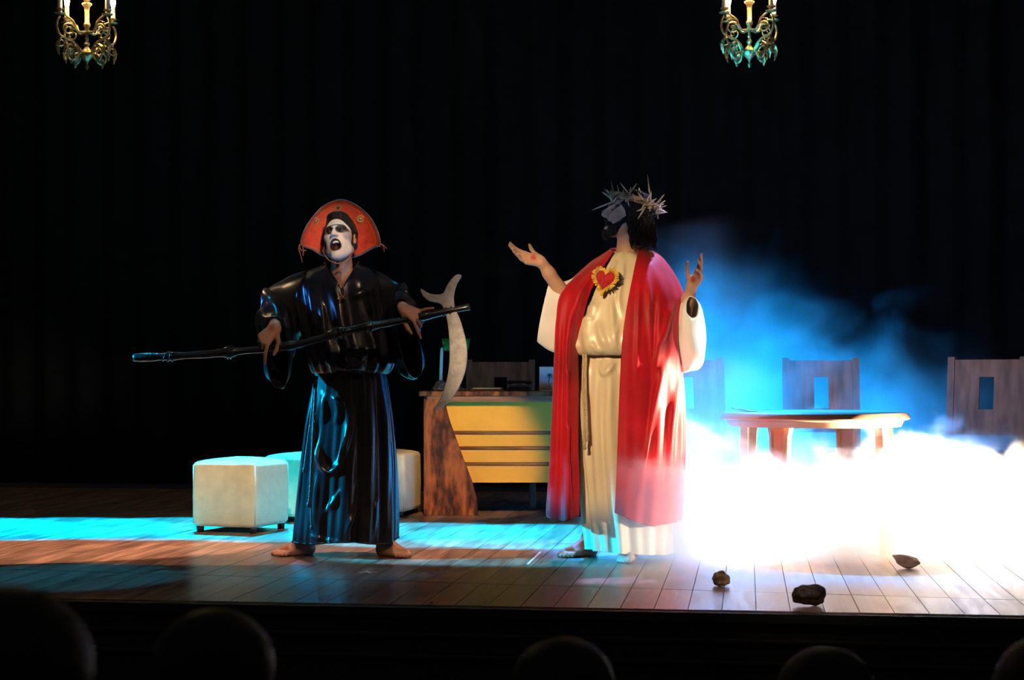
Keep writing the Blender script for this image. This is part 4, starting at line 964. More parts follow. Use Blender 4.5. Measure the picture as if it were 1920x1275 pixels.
def scythe():
    A = REAPER; P = A.P; Y = -0.30
    o = P(560, 640, Y)
    t = empty('scythe', A.loc() + RT * o[0] + FW * o[1] + UP * o[2], YAW, 'scythe with black wrapped pole and silver crescent blade held across the body', 'scythe')
    rel = lambda *q: P(*q) - o
    path = cr([rel(px, py, Y) for px, py in ((250, 670.5), (300, 669), (330, 667.5), (400, 663), (430, 660), (500, 654), (560, 645), (600, 635), (640, 623), (700, 611), (760, 600), (830, 585), (881, 575))], 160)
    u = np.linspace(0, 1, 160); rr = 0.0195 + 0.0025 * np.sin(u * 60) * np.sin(u * 17) + 0.002 * np.sin(u * 31)
    for c, a, w in ((0.11, 0.003, 0.012), (0.285, 0.007, 0.014), (0.60, 0.006, 0.02), (0.70, 0.004, 0.012)): rr = rr + a * np.exp(-((u - c) / w) ** 2)
    rr[0] *= 0.93; rr[-1] *= 0.93
    MB().tube(path, rr, 14).build('pole', M_wrap, t)
    for c, n in ((0.10, 3), (0.285, 2), (0.60, 4), (0.42, 2), (0.70, 2), (0.84, 2), (0.93, 2)):
        for k in range(n):
            i = int((c + k * 0.008) * 159); p0 = path[i]; d = nrm(path[min(i + 1, 159)] - path[max(i - 1, 0)]); a1 = nrm(np.cross(d, UP)); a2 = np.cross(a1, d)
            ring = [p0 + (rr[i] + 0.002) * (a1 * math.cos(a) + a2 * math.sin(a)) + d * 0.012 * math.sin(a + k) for a in np.linspace(0, 2 * math.pi, 17)]
            MB().tube(ring, 0.0035, 6, False).build('tape_ridge', M_wrap, t)
    out = [(836, 590), (841, 620), (843, 652), (842, 685), (837, 715), (828, 742), (812, 770), (824, 766), (842, 753), (858, 732), (870, 705), (876, 675), (875, 645), (868, 615), (860, 592), (854, 578), (851, 562), (853, 546), (858, 531), (866, 517), (856, 515), (845, 525), (837, 538), (831, 550), (820, 552.5), (807, 551), (797, 546), (789, 541), (790, 549), (796, 558), (806, 565), (820, 568), (829, 573)]
    q = cr(np.array(out, float), 130, True)
    poly = [(rel(px, py, Y)[0], rel(px, py, Y)[2]) for px, py in q]
    # padded foam blade: outline, then a raised inner face
    bm = bmesh.new(); vs = [bm.verts.new((x_, 0.004, z_)) for x_, z_ in poly]; f = bm.faces.new(vs)
    bm.normal_update()
    ext = bmesh.ops.extrude_face_region(bm, geom=[f]); ev = [e for e in ext['geom'] if isinstance(e, bmesh.types.BMVert)]
    for v in ev: v.co.y -= 0.016
    me = bpy.data.meshes.new('blade'); bmesh.ops.recalc_face_normals(bm, faces=bm.faces); bm.to_mesh(me); bm.free()
    for pl in me.polygons: pl.use_smooth = False
    me.materials.append(M_silver); b = bpy.data.objects.new('blade', me); link(b, t)
    mo = b.modifiers.new('bevel', 'BEVEL'); mo.width = 0.007; mo.segments = 3; mo.limit_method = 'ANGLE'; mo.angle_limit = 1.0
    b.location = (0, 0.0, 0)
scythe()
# ------------------------------------------------------------------ the figure in white tunic and red mantle
def mantle_figure():
    A = Actor(1170, 8.6); P = A.P
    t = empty('person', A.loc(), YAW, 'bearded person in cream tunic and red mantle with open arms, wearing the thorn crown', 'person')
    SJ = np.array((0.52, 0.30, 0.20))
    hf = Frame(P(1173, 404, 0.0), (-0.95, -0.16, 0.23), (0.20, 0.02, 0.97))
    pieces = []
    nb = P(1176, 492, 0.02)
    g = head_groups(hf, mouth=0.12) + [(0.02, '+', 0.02, [cap(hf.p(0, -0.028, -0.05), nb, 0.050, 0.060)]), (0.05, '+', 0.03, [cap(P(1130, 512, 0.02), P(1220, 512, 0.02), 0.055), ell(P(1172, 525, 0.01), (0.12, 0.09, 0.09))])]
    V, Fc = sdf_mesh(g, 0.0032); L = hf.inv(V); c = np.tile(SJ, (len(V), 1))
    e = np.hypot(L[:, 0] / 0.028, (L[:, 2] + 0.062) / 0.013); c = mixc(c, (0.36, 0.12, 0.09), (1 - sstep(e, 0.8, 1.1)) * (L[:, 1] > 0.06))
    for sx in (-1, 1):
        bro = (np.abs(L[:, 2] - 0.033 + 0.10 * np.abs(np.abs(L[:, 0]) - 0.03)) < 0.005) & (np.abs(L[:, 0]) > 0.010) & (np.abs(L[:, 0]) < 0.052) & (L[:, 1] > 0.05); c[bro] = (0.02, 0.014, 0.01)
        e = np.hypot((L[:, 0] - sx * 0.031) / 0.012, (L[:, 2] - 0.007) / 0.004); c = mixc(c, (0.03, 0.02, 0.016), (1 - sstep(e, 0.7, 1.1)) * (L[:, 1] > 0.06))
    pieces.append((V, Fc, c))
    g, pc1, n1 = hand_groups(P(1016, 492, -0.13), (-0.93, -0.22, 0.26), (0.06, 0.72, -0.66), -1, ((10, 14, 8), (14, 18, 10), (18, 20, 12), (20, 22, 12)), (5, 0, -4, -9),
        ((0.80, 0.45, 0.30), (0.92, 0.38, 0.2), (0.95, 0.3, 0.1)), 1.0, P(1062, 562, -0.07))
    V, Fc = sdf_mesh(g, 0.003); c = np.tile(SJ * 1.02, (len(V), 1)); c = mixc(c, (0.48, 0.03, 0.04), 0.85 * (1 - sstep(np.linalg.norm(V - pc1 - n1 * 0.004, axis=1), 0.006, 0.024))); pieces.append((V, Fc, c))
    g, pc2, n2 = hand_groups(P(1296, 541, -0.14), (0.40, -0.42, 0.80), (0.78, 0.52, -0.15), 1, ((6, 10, 8), (14, 18, 12), (24, 24, 14), (34, 30, 18)), (3, 1, -1, -4),
        ((0.5, 0.75, -0.5), (0.3, 0.85, -0.4), (0.2, 0.9, -0.3)), 0.98, P(1278, 604, -0.05))
    V, Fc = sdf_mesh(g, 0.003); c = np.tile(SJ * 1.02, (len(V), 1)); c = mixc(c, (0.48, 0.03, 0.04), 0.85 * (1 - sstep(np.linalg.norm(V - pc2 - n2 * 0.004, axis=1), 0.006, 0.024))); pieces.append((V, Fc, c))
    for H, d, sd in (((-0.125, 0.25, 0), (-0.74, -0.67), -1), ((0.04, 0.07, 0), (-0.22, -0.97), 1)):
        H = np.array(H); g = foot_groups(H, d, sd, (H[0] * 0.9, H[1] - 0.04, 0.5)); V, Fc = sdf_mesh(g, 0.0038); pieces.append((V, Fc, SJ))
    sh = [P(1112, 522, 0.02), P(1236, 522, 0.02)]; pv = P(1165, 730, 0.02)
    g = [(0, '+', 0.06, [cap(P(1170, 550, 0.02), P(1165, 640, 0.02), 0.11, 0.10), cap(P(1165, 640, 0.02), pv, 0.10, 0.105), cap(sh[0], sh[1], 0.045)]),
         (0.04, '+', 0.03, [cap(pv, (-0.115, 0.16, 0.5), 0.085, 0.055), cap((-0.115, 0.16, 0.5), (-0.12, 0.22, 0.12), 0.05, 0.03), cap(pv, (0.05, 0.03, 0.5), 0.085, 0.055), cap((0.05, 0.03, 0.5), (0.04, 0.05, 0.12), 0.05, 0.03)]),
         (0.03, '+', 0.02, [cap(sh[0], P(1062, 562, -0.07), 0.045, 0.036), cap(sh[1], P(1278, 604, -0.05), 0.045, 0.036)])]
    V, Fc = sdf_mesh(g, 0.014); pieces.append((V, Fc, SJ))
    bake_body('body', pieces, t)
    # beard and moustache
    bg = [(0, '+', 0.012, [cap(hf.p(-0.060, 0.004, -0.020), hf.p(-0.034, 0.052, -0.090), 0.013, 0.026), cap(hf.p(0.060, 0.004, -0.020), hf.p(0.034, 0.052, -0.090), 0.013, 0.026), cap(hf.p(-0.030, 0.054, -0.096), hf.p(0.030, 0.054, -0.096), 0.020), ell(hf.p(0, 0.070, -0.112), (0.027, 0.026, 0.030), hf.R),
          cap(hf.p(-0.030, 0.074, -0.062), hf.p(-0.003, 0.093, -0.044), 0.006), cap(hf.p(0.030, 0.074, -0.062), hf.p(0.003, 0.093, -0.044), 0.006), cap(hf.p(-0.032, 0.072, -0.062), hf.p(-0.030, 0.062, -0.09), 0.009), cap(hf.p(0.032, 0.072, -0.062), hf.p(0.030, 0.062, -0.09), 0.009)]),
          (0.006, '-', 0.0, [ell(hf.p(0, 0.105, -0.0615), (0.017, 0.03, 0.009), hf.R)])]
    V, Fc = sdf_mesh(bg, 0.0035); V = V + RNG.normal(0, 0.0009, V.shape); MB().add(V, Fc).build('beard', M_hair, t)
    # long wavy hair: cap and locks
    hg = [(0, '+', 0.03, [ell(hf.p(0, -0.028, 0.046), (0.084, 0.101, 0.091), hf.R), ell(hf.p(0.0, -0.075, -0.055), (0.084, 0.052, 0.085), hf.R), cap(hf.p(0.064, -0.022, 0.0), hf.p(0.066, -0.045, -0.075), 0.022), cap(hf.p(-0.064, -0.022, 0.0), hf.p(-0.066, -0.045, -0.075), 0.022)]),
          (0.012, '-', 0.0, [ell(hf.p(0, 0.13, -0.04), (0.068, 0.098, 0.125), hf.R)])]
    V, Fc = sdf_mesh(hg, 0.0045); hm = MB().add(V, Fc).build('hair', M_hair, t)
    locks = MB(); r = np.random.default_rng(4)
    for i in range(280):
        a = r.uniform(-1, 1) * 2.45 - math.pi / 2           # around the back of the head
        el = r.uniform(-0.1, 1.1)
        x0, y0, z0 = 0.086 * math.cos(a) * math.cos(el), -0.028 + 0.103 * math.sin(a) * math.cos(el), 0.046 + 0.094 * math.sin(el)
        if y0 > 0.025 and z0 < 0.10: y0 = 0.02
        root = hf.p(x0, y0, z0); ex = hf.p(0.098 * math.cos(a), min(-0.022 + 0.112 * math.sin(a), 0.012), 0.0) ; ln = r.uniform(0.8, 1.1)
        wv = r.uniform(0, 6.28); pts = []
        endz = CH + (HOR - r.uniform(440, 472)) / 381
        low = hf.p(0.09 * math.cos(a) * 1.05, min(-0.045 + 0.105 * math.sin(a), -0.012), 0.0)
        for w in np.linspace(0, 1, 22):
            b = root * (1 - w) ** 2 + 2 * w * (1 - w) * ex + w * w * np.array([low[0] + 0.006, low[1], endz])
            am = 0.007 * min(1, w * 2.2)
            pts.append(b + np.array([am * math.sin(w * 17 + wv), am * math.cos(w * 15 + wv * 1.7), 0]))
        locks.tube(pts, np.interp(np.linspace(0, 1, 22), [0, 0.1, 0.8, 1], [0.002, 0.0047, 0.0042, 0.001]), 5)
    o = locks.build('hair_locks', M_hair, t); o['kind'] = 'stuff'
    # tunic
    st = [([(1122, 560), (1100, 610), (1082, 640)], 8, 0.014), ([(1075, 628), (1090, 610), (1105, 598), (1112, 606)], 5, 0.012), ([(1085, 655), (1075, 635)], 5, 0.010), ([(1146, 545), (1148, 600), (1150, 660)], 6, 0.014), ([(1122, 600), (1128, 630), (1140, 655)], 6, 0.012), ([(1170, 480), (1166, 520), (1160, 560), (1168, 600)], 5, 0.012), ([(1158, 485), (1150, 500), (1150, 520)], 4, 0.008),
          ([(1105, 640), (1118, 654), (1135, 660)], 5, 0.010), ([(1090, 585), (1110, 575), (1125, 578)], 6, 0.008), ([(1160, 600), (1154, 640), (1160, 662)], 5, 0.010)]
    fb = lambda th, v: 0.006 * np.sin(13 * th + 4 * v) * sstep(v, 0.5, 0.95) + 0.004 * np.sin(7 * th - 3 * v + 1)
    top = ring_loft(A, [(473, 1150, 1190, 0.02, 0.060), (480, 1136, 1206, 0.02, 0.078), (494, 1116, 1230, 0.015, 0.10), (520, 1098, 1242, 0.0, 0.135), (560, 1088, 1245, -0.01, 0.155), (600, 1080, 1245, -0.02, 0.17), (634, 1072, 1244, -0.03, 0.182), (654, 1073, 1243, -0.03, 0.18), (665, 1081, 1238, -0.02, 0.165), (663, 1092, 1228, -0.01, 0.14)], 200, 110, fb, st)
    MB().grid(top, True).build('tunic_blouse', M_cream, t, solid=0.004)
    st = [([(1096, 670), (1090, 760), (1092, 900), (1098, 1030)], 7, 0.014), ([(1125, 675), (1132, 700), (1145, 690), (1155, 675)], 5, 0.014), ([(1122, 670), (1118, 780), (1122, 900), (1130, 1030)], 8, 0.016), ([(1146, 690), (1140, 800), (1146, 930), (1150, 1030)], 7, 0.014), ([(1104, 668), (1106, 760)], 4, 0.01)]
    fs = lambda th, v: (0.004 + 0.016 * v) * (0.6 * np.cos(10 * th + 0.7 + 0.8 * v) + 0.4 * np.cos(17 * th + 2 * v))
    hem = lambda th: 6 * np.sin(th) + 5 * np.cos(th)
    sk = ring_loft(A, [(655, 1096, 1222, 0.0, 0.125), (672, 1090, 1230, 0.0, 0.135), (700, 1085, 1236, 0.0, 0.15), (760, 1080, 1245, 0.02, 0.165), (850, 1084, 1250, 0.04, 0.175), (940, 1091, 1255, 0.06, 0.185), (1020, 1098, 1256, 0.07, 0.19), (1033, 1099, 1256, 0.07, 0.19)], 220, 130, fs, st, hem)
    MB().grid(sk, True).build('tunic_skirt', M_cream, t, solid=0.004)
    rg = np.array([P(1169 + 21 * math.cos(a), 474.5 + 1.5 * math.sin(a) * 2, 0.02 - 0.061 * math.sin(a)) for a in np.linspace(0, 2 * math.pi, 49)])
    MB().tube(rg, 0.004, 6, False).build('neck_binding', M_cream, t)
    # wide white sleeves
    fsl = lambda th, v: (0.006 * np.sin(4 * th + 6 * v) + 0.005 * np.sin(7 * th - 5 * v)) * (1 - 0.85 * sstep(v, 0.7, 0.95))
    sl = sleeve(A, [((1128, 500, 0.0), (1120, 600, 0.0), 0.065, (0, 1, 0)), ((1095, 516, -0.02), (1088, 640, -0.02), 0.07, (0.05, 1, 0)), ((1066, 527, -0.05), (1062, 664, -0.05), 0.068, (0.1, 1, 0)), ((1046, 529, -0.065), (1034, 660, -0.065), 0.062, (0.15, 1, 0)), ((1034, 531, -0.075), (1013, 645, -0.08), 0.052, (0.2, 1, 0)), ((1030, 533, -0.078), (1008, 640, -0.083), 0.048, (0.2, 1, 0))], 90, 80, fsl)
    MB().grid(sl, True).build('sleeve', M_white, t, solid=0.004)
    sl = sleeve(A, [((1228, 505, 0.02), (1230, 600, 0.02), 0.065, (0.1, 1, 0)), ((1256, 535, 0.0), (1250, 650, 0.0), 0.07, (0.3, 0.95, 0)), ((1275, 556, -0.03), (1272, 690, -0.02), 0.075, (0.7, 0.7, 0)), ((1287, 557, -0.07), (1296, 698, -0.06), 0.080, (0.92, 0.35, 0)), ((1293, 556, -0.115), (1303, 680, -0.11), 0.066, (0.97, 0.15, 0)), ((1296, 556, -0.15), (1301, 640, -0.15), 0.050, (0.99, 0.1, 0)), ((1297, 556, -0.168), (1299, 596, -0.172), 0.030, (0.99, 0.1, 0))], 90, 80, fsl)
    MB().grid(sl, True).build('sleeve', M_white, t, solid=0.004)
    # red mantle over both shoulders
    cols = [[(1150, 472, -0.045), (1128, 506, -0.135), (1104, 556, -0.155), (1090, 610, -0.13), (1085, 655, -0.10), (1086, 730, -0.10), (1085, 830, -0.10), (1086, 910, -0.10), (1086, 966, -0.10)],
            [(1147, 470, -0.02), (1112, 506, -0.11), (1080, 556, -0.175), (1066, 620, -0.17), (1062, 700, -0.155), (1060, 800, -0.145), (1058, 900, -0.13), (1056, 977, -0.12)],
            [(1146, 468, 0.02), (1100, 502, -0.02), (1054, 548, -0.10), (1044, 600, -0.12), (1041, 660, -0.10), (1037, 760, -0.07), (1031, 870, -0.05), (1025, 950, -0.04), (1026, 966, -0.03)],
            [(1148, 466, 0.07), (1105, 500, 0.08), (1068, 555, 0.06), (1060, 650, 0.08), (1056, 780, 0.09), (1050, 890, 0.10), (1050, 968, 0.10)],
            [(1172, 464, 0.10), (1170, 500, 0.15), (1165, 600, 0.19), (1160, 750, 0.22), (1156, 970, 0.26)],
            [(1196, 463, 0.09), (1232, 492, 0.12), (1262, 560, 0.11), (1262, 680, 0.13), (1264, 820, 0.15), (1262, 975, 0.18)],
            [(1206, 463, 0.05), (1246, 488, 0.02), (1281, 553, -0.06), (1270, 612, -0.10), (1272, 665, -0.10), (1279, 745, -0.08), (1279, 855, -0.06), (1268, 978, -0.03)],
            [(1204, 465, 0.0), (1228, 500, -0.10), (1246, 565, -0.18), (1236, 660, -0.215), (1232, 780, -0.185), (1224, 900, -0.185), (1216, 986, -0.18)],
            [(1197, 468, -0.035), (1190, 500, -0.125), (1178, 560, -0.205), (1169, 620, -0.24), (1164, 690, -0.235), (1160, 790, -0.21), (1157, 880, -0.205), (1153, 962, -0.20)]]
    fm = lambda u, v: (0.003 + 0.011 * v) * (np.sin(u * 74) * 0.6 + 0.4 * np.sin(u * 121 + 1 + 2 * v)) * sstep(v, 0.03, 0.3)
    st = [([(1200, 500), (1196, 600), (1192, 740)], 4, 0.010), ([(1216, 500), (1218, 600), (1222, 700)], 4, 0.012), ([(1236, 540), (1234, 620), (1226, 720)], 5, 0.012), ([(1262, 560), (1245, 620), (1232, 660)], 5, 0.014), ([(1265, 640), (1240, 700), (1210, 850), (1190, 960)], 6, 0.018), ([(1275, 700), (1258, 800), (1250, 960)], 6, 0.018),
          ([(1072, 560), (1064, 650), (1066, 760), (1070, 960)], 4, 0.014), ([(1052, 580), (1048, 700), (1042, 960)], 4, 0.012), ([(1125, 500), (1090, 545), (1075, 600)], 5, 0.012)]
    mp_ = sheet(A, cols, 220, 160, fm, st)
    MB().grid(mp_).build('mantle', M_velvet, t, solid=0.005)
    # rope belt with hanging ends
    b = ring_loft(A, [(664, 1090, 1230, 0.0, 0.14), (665, 1090, 1230, 0.0, 0.14)], 120, 2)[0]
    MB().tube(np.concatenate([b, b[:1]]), 0.007, 8, False).build('belt', M_rope, t)
    for x0, yb in ((1094, 828), (1099, 812)):
        pth = cr([P(x0, 664, -0.13), P(x0 - 1, 720, -0.145), P(x0 + 1, 780, -0.155), P(x0 + 2, yb, -0.155)], 60)
        for ph in (0, 2.1, 4.2):
            tw = np.linspace(0, 60, 60); off = np.stack([0.0035 * np.cos(tw + ph), 0.0035 * np.sin(tw + ph), 0 * tw], -1)
            MB().tube(pth + off, 0.0035, 6).build('rope_strand', M_rope, t)
        MB().lathe([(0, -0.04), (0.010, -0.038), (0.006, -0.012), (0.009, -0.004), (0.008, 0.006), (0.0, 0.009)], 10, V3(pth[-1])).build('tassel', M_rope, t)
    # heart badge
    hc = P(1134, 527, -0.185); nrmv = nrm((-0.36, -0.92, 0.14)); ux = nrm(np.cross(nrmv, UP)) * -1; uz = nrm(np.cross(ux, nrmv))
    if uz[2] < 0: uz = -uz
    if ux[0] < 0: ux = -ux
    ti = math.radians(-10); ex = ux * math.cos(ti) + uz * math.sin(ti); ez = uz * math.cos(ti) - ux * math.sin(ti)
    bo = empty('heart_badge', hc, 0); bo.parent = t
    def heart(a): return 16 * math.sin(a) ** 3 / 16, (13 * math.cos(a) - 5 * math.cos(2 * a) - 2 * math.cos(3 * a) - math.cos(4 * a)) / 16
    an = np.linspace(0, 2 * math.pi, 61)[:-1]; rows = []
    for s, d in ((1.0, 0.0), (0.96, 0.008), (0.8, 0.014), (0.5, 0.018), (0.02, 0.019)):
        rows.append([ex * heart(a)[0] * 0.050 * s + ez * (heart(a)[1] + 0.12) * 0.056 * s + nrmv * d for a in an])
    MB().grid(np.array(rows), True).build('heart', M_heart, bo)
    fr = MB()
    for k in range(110):
        a = k / 110 * 2 * math.pi; h0 = heart(a); c0 = ex * h0[0] * 0.050 + ez * (h0[1] + 0.12) * 0.056
        dr = nrm(ex * h0[0] * 1.0 + ez * (h0[1] + 0.0) + 1e-6); tg = np.cross(nrmv, dr)
        Lf = 0.024 + 0.006 * random.random(); w = 0.0028; wob = random.uniform(-0.004, 0.004)
        rows = []
        for q in np.linspace(0, 1, 5): rows.append([c0 + dr * (Lf * q - 0.006) + tg * (s * w + wob * q) + nrmv * (0.009 * math.sin(q * 2.4) + 0.002 * random.random()) for s in (-1, 1)])
        fr.grid(np.array(rows))
    fo = fr.build('fringe', M_fringe, bo, smooth=False, solid=0.001); fo['kind'] = 'stuff'
    # crown of thorns
    cr_o = empty('thorn_crown', P(1191, 380, 0.0), 0); tag(cr_o, 'crown of twisted twigs and long pale thorns on the dark hair', 'crown')
    cr_o.location = V3(A.loc() + RT * P(1191, 380, 0)[0] + UP * P(1191, 380, 0)[2]); cr_o.rotation_euler = (0, 0, YAW)
    cf = Frame((0, 0, 0), (-0.95, -0.05, 0.30), (0.30, 0.06, 0.95)); r = np.random.default_rng(21)
    for i in range(9):
        ph = r.uniform(0, 6.28); k = r.integers(3, 7)
        ring = [cf.p((0.104 + 0.012 * math.cos(k * a + ph)) * math.cos(a), (0.122 + 0.012 * math.cos(k * a + ph)) * math.sin(a), 0.013 * math.sin(k * a + ph)) for a in np.linspace(0, 2 * math.pi, 90)]
        MB().tube(ring, 0.0045, 6, False).build('twig', M_twig, cr_o)
    for i in range(60):
        a = r.uniform(0, 2 * math.pi); base = cf.p(0.108 * math.cos(a), 0.124 * math.sin(a), r.normal(0, 0.008))
        rad = nrm(base); tg = np.cross(cf.R[:, 2], rad); d = nrm(rad * r.normal(0.5, 0.5) + tg * r.normal(0, 0.8) + cf.R[:, 2] * r.normal(0.25, 0.7)); Ln = r.uniform(0.03, 0.075)
        MB().tube([base - d * Ln * 0.4, base, base + d * Ln * 0.8, base + d * Ln], [0.0030, 0.0040, 0.0032, 0.0008], 5).build('thorn', M_thorn if i % 3 else M_twig, cr_o)
    o_ = P(1191, 380, 0)
    for (a, b) in (((1219, 373, -0.05), (1214, 327, -0.06)), ((1168, 375, -0.09), (1128, 397, -0.12)), ((1150, 378, -0.08), (1110, 394, -0.06)), ((1180, 365, -0.09), (1163, 343, -0.10)), ((1180, 363, -0.09), (1194, 344, -0.11)), ((1213, 384, -0.10), (1231, 372, -0.13)), ((1232, 388, -0.06), (1247, 376, -0.08)), ((1232, 400, -0.05), (1251, 398, -0.07)), ((1210, 388, -0.11), (1196, 410, -0.14)), ((1208, 378, -0.11), (1196, 361, -0.13)), ((1208, 390, -0.11), (1194, 396, -0.13)), ((1141, 368, -0.05), (1129, 360, -0.06)), ((1192, 375, -0.11), (1186, 363, -0.13)), ((1200, 362, 0.05), (1198, 352, 0.06))):
        a_, b_ = P(*a) - o_, P(*b) - o_
        MB().tube([a_, a_ * 0.5 + b_ * 0.5, b_], [0.0044, 0.0042, 0.0018], 6).build('thorn', M_thorn, cr_o)
    return A, t
MANTLE, mantle_obj = mantle_figure()

# ------------------------------------------------------------------ audience, dark heads in front of the stage
SPEC = {}
def spectator_meshes(w):
    h = 1.36; hf = Frame((0, 0, h - 0.135), (0, 1, 0.0), (0, 0, 1))
    zs = h - 0.30; zh = h - 0.80; zk = zh - 0.04
    if 'body' not in SPEC:
        g = head_groups(hf) + [(0.02, '+', 0.02, [cap((0, -0.02, h - 0.20), (0, -0.03, zs), 0.052, 0.06)]),
            (0.05, '+', 0.05, [cap((-0.15, -0.02, zs - 0.04), (0.15, -0.02, zs - 0.04), 0.055), cap((0, -0.02, zs - 0.12), (0, 0.0, zh), 0.13, 0.14)]),
            (0.03, '+', 0.03, [cap((-0.17, -0.02, zs - 0.05), (-0.20, 0.03, zs - 0.32), 0.048, 0.04), cap((0.17, -0.02, zs - 0.05), (0.20, 0.03, zs - 0.32), 0.048, 0.04), cap((-0.20, 0.03, zs - 0.32), (-0.09, 0.27, zs - 0.40), 0.038, 0.028), cap((0.20, 0.03, zs - 0.32), (0.09, 0.27, zs - 0.40), 0.038, 0.028)]),
            (0.05, '+', 0.04, [cap((-0.09, 0.02, zh), (-0.12, 0.42, zk), 0.085, 0.06), cap((0.09, 0.02, zh), (0.12, 0.42, zk), 0.085, 0.06), cap((-0.12, 0.42, zk), (-0.12, 0.40, -0.04), 0.055, 0.035), cap((0.12, 0.42, zk), (0.12, 0.40, -0.04), 0.055, 0.035), cap((-0.12, 0.38, -0.07), (-0.13, 0.54, -0.08), 0.03), cap((0.12, 0.38, -0.07), (0.13, 0.54, -0.08), 0.03)])]
        V, Fc = sdf_mesh(g, 0.011); c = np.tile(np.array((0.02, 0.02, 0.023)), (len(V), 1)); c[V[:, 2] > zs] = (0.30, 0.17, 0.11)
        SPEC['body'] = (V, Fc, c)
    return hf
def spectator(px, py_top, D, label, hairc, w=1.0, turn=0.0):
    top = at(px, py_top, D); hf = spectator_meshes(w)
    t = empty('person', (top[0], top[1], top[2] - 1.36), YAW + turn, label, 'person', 'audience in front of the stage')
    bake_body('body', [SPEC['body']], t)
    hg = [(0, '+', 0.03, [ell(hf.p(0, -0.025, 0.045), (0.086 * w, 0.104, 0.093), hf.R), ell(hf.p(0, -0.06, -0.05), (0.082 * w, 0.06, 0.085), hf.R)]), (0.012, '-', 0.0, [ell(hf.p(0, 0.14, -0.03), (0.075, 0.10, 0.12), hf.R)])]
    V, Fc = sdf_mesh(hg, 0.006); MB().add(V, Fc).build('hair', hairc, t)
    r = np.random.default_rng(int(px)); m = MB()
    for i in range(140):
        a = r.uniform(0, 6.28); el = r.uniform(-0.6, 1.4); d0 = np.array([0.085 * w * math.cos(a) * math.cos(el), -0.025 + 0.103 * math.sin(a) * math.cos(el), 0.045 + 0.092 * math.sin(el)])
        if d0[1] > 0.05 and d0[2] < 0.08: continue
        n = nrm(d0); tg = nrm(np.cross(n, r.normal(0, 1, 3)) + np.array([0, -0.3, -0.8])); b = hf.p(*d0)
        m.tube([b, b + n * 0.004 + tg * 0.018, b + n * 0.004 + tg * 0.04], [0.0012, 0.0012, 0.0004], 4)
    o = m.build('loose_hair', hairc, t); o['kind'] = 'stuff'
Hd = mat('audience_hair', (0.008, 0.006, 0.005), 0.6, spec=0.2)
spectator(20, 1098, 2.0, 'dark-haired spectator at the lower left corner of the photo', Hd, 1.15)
spectator(405, 1140, 2.85, 'spectator whose hair has a thin bright edge, below the ottoman', Hd, 1.15)
spectator(1055, 1194, 3.3, 'spectator with dark hair below the red mantle', Hd, 1.15)
spectator(1545, 1212, 3.5, 'spectator barely visible below the round table', Hd, 1.15)
spectator(1970, 1188, 2.7, 'spectator cut off at the lower right corner of the photo', Hd, 1.1)
# ------------------------------------------------------------------ stage fog
def fog(name, lo, hi, build, label):
    c = (np.array(lo) + np.array(hi)) / 2
    m = MB().box((0, 0, 0), np.array(hi) - np.array(lo))
    ma = bpy.data.materials.new(name); ma.use_nodes = True; nt = ma.node_tree; nt.nodes.clear()
    out = nt.nodes.new('ShaderNodeOutputMaterial'); vs = nt.nodes.new('ShaderNodeVolumeScatter'); vs.inputs['Color'].default_value = (0.96, 0.96, 0.96, 1); vs.inputs['Anisotropy'].default_value = 0.1
    nt.links.new(vs.outputs[0], out.inputs['Volume'])
    build(nt, vs.inputs['Density'])
    o = m.build(name, ma, smooth=False); o.location = V3(EYE * np.array([1, 1, 0]) + FW * c[1] + RT * c[0] + UP * c[2]); o.rotation_euler = (0, 0, YAW)
    ma.cycles.homogeneous_volume = False
    return tag(o, label, 'fog', kind='stuff')
class NT:
    def __init__(s, nt): s.nt = nt
    def m(s, op, a, b=None, c=None, clamp=False):
        n = s.nt.nodes.new('ShaderNodeMath'); n.operation = op; n.use_clamp = clamp
        for i, v in enumerate((a, b, c)):
            if v is None: continue
            if isinstance(v, (int, float)): n.inputs[i].default_value = v
            else: s.nt.links.new(v, n.inputs[i])
        return n.outputs[0]
    def ss(s, x, a, b):
        n = s.nt.nodes.new('ShaderNodeMapRange'); n.interpolation_type = 'SMOOTHSTEP'
        s.nt.links.new(x, n.inputs['Value']); n.inputs['From Min'].default_value = min(a, b); n.inputs['From Max'].default_value = max(a, b)
        if a > b: n.inputs['To Min'].default_value = 1.0; n.inputs['To Max'].default_value = 0.0
        return n.outputs[0]
    def noise(s, co, scale, detail, off=(0, 0, 0), dist=0.0):
        mp = s.nt.nodes.new('ShaderNodeMapping'); mp.inputs['Location'].default_value = off; s.nt.links.new(co, mp.inputs['Vector'])
        n = s.nt.nodes.new('ShaderNodeTexNoise'); n.inputs['Scale'].default_value = scale; n.inputs['Detail'].default_value = detail; n.inputs['Distortion'].default_value = dist
        s.nt.links.new(mp.outputs[0], n.inputs['Vector']); return n.outputs['Fac']
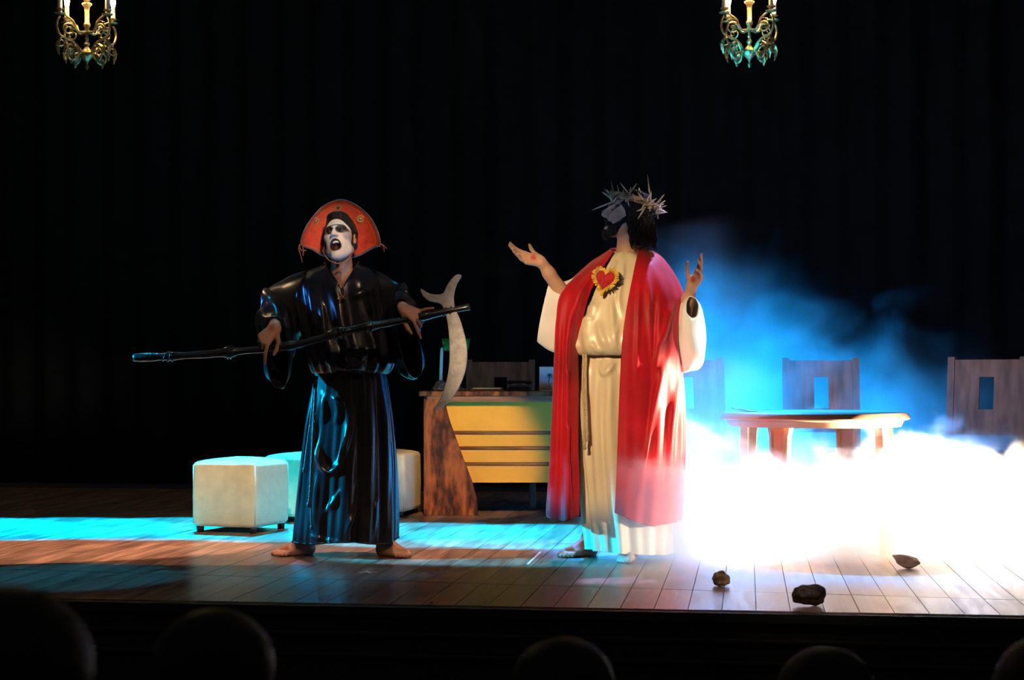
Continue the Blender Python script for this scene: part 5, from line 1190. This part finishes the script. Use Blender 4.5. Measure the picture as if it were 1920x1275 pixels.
# coordinates inside the box: x metres right of the sight axis, y distance from the eye, z height
def fog_co(nt, c):
    k = NT(nt); tc = nt.nodes.new('ShaderNodeTexCoord'); mp = nt.nodes.new('ShaderNodeMapping'); mp.inputs['Location'].default_value = V3(c)
    nt.links.new(tc.outputs['Object'], mp.inputs['Vector']); co = mp.outputs[0]
    sp = nt.nodes.new('ShaderNodeSeparateXYZ'); nt.links.new(co, sp.inputs[0])
    return (k, co) + tuple(sp.outputs)
def bank_density(nt, dens):             # low rolling bank with a ragged top
    k, co, X, Y, Z = fog_co(nt, (BLO + BHI) / 2)
    n1 = k.noise(co, 1.9, 1, (3, 1, 0), 0.2); n2 = k.noise(co, 5.5, 3, (0, 5, 2), 0.4)
    top = k.m('ADD', k.m('MULTIPLY_ADD', n1, 0.75, -0.22), k.m('MULTIPLY', n2, 0.62))
    bank = k.ss(k.m('SUBTRACT', Z, top), 0.03, -0.09)
    side = k.m('MULTIPLY', k.ss(X, 0.36, 0.95), k.m('MULTIPLY', k.ss(k.m('MULTIPLY_ADD', k.ss(X, 1.4, 0.6), 0.42, Y), 8.1, 8.55), k.ss(Y, 11.0, 10.2)))
    nt.links.new(k.m('MULTIPLY', k.m('MULTIPLY', bank, side), 3.0), dens)
def haze_density(nt, dens):             # thin smoke rising behind the mantle, sinking towards the right
    k, co, X, Y, Z = fog_co(nt, (FLO + FHI) / 2)
    m1 = k.noise(co, 1.4, 3, (1, 7, 3), 0.7)
    ht = k.m('MULTIPLY_ADD', X, -0.29, 1.56)
    hh = k.m('SUBTRACT', Z, k.m('MULTIPLY_ADD', k.m('SUBTRACT', m1, 0.5), 2.6, ht))
    pl = k.ss(hh, 0.22, -0.62)
    ys = k.m('SUBTRACT', Y, k.m('MULTIPLY', k.ss(X, 1.05, 1.9), 1.9))                    # further back on the right
    side2 = k.m('MULTIPLY', k.ss(X, 0.5, 1.05), k.m('MULTIPLY', k.ss(ys, 8.3, 9.3), k.ss(Y, 13.4, 12.6)))
    d2 = k.m('MULTIPLY', k.m('MULTIPLY', pl, side2), 0.20)
    nt.links.new(d2, dens)
FLO, FHI = np.array((0.48, 8.25, 0.3)), np.array((3.7, 13.4, 1.72))
BLO, BHI = np.array((0.34, 7.65, 0.008)), np.array((3.6, 11.1, 0.82))
h_ = fog('blue_haze', FLO, FHI, haze_density, 'thin blue smoke rising behind the red mantle and the chairs')
b_ = fog('fog_bank', BLO, BHI, bank_density, 'dense white fog rolling low around the table legs and chairs')
for o_, r_ in ((h_, 1.2), (b_, 0.9)):
    o_.data.materials[0].cycles.volume_step_rate = r_
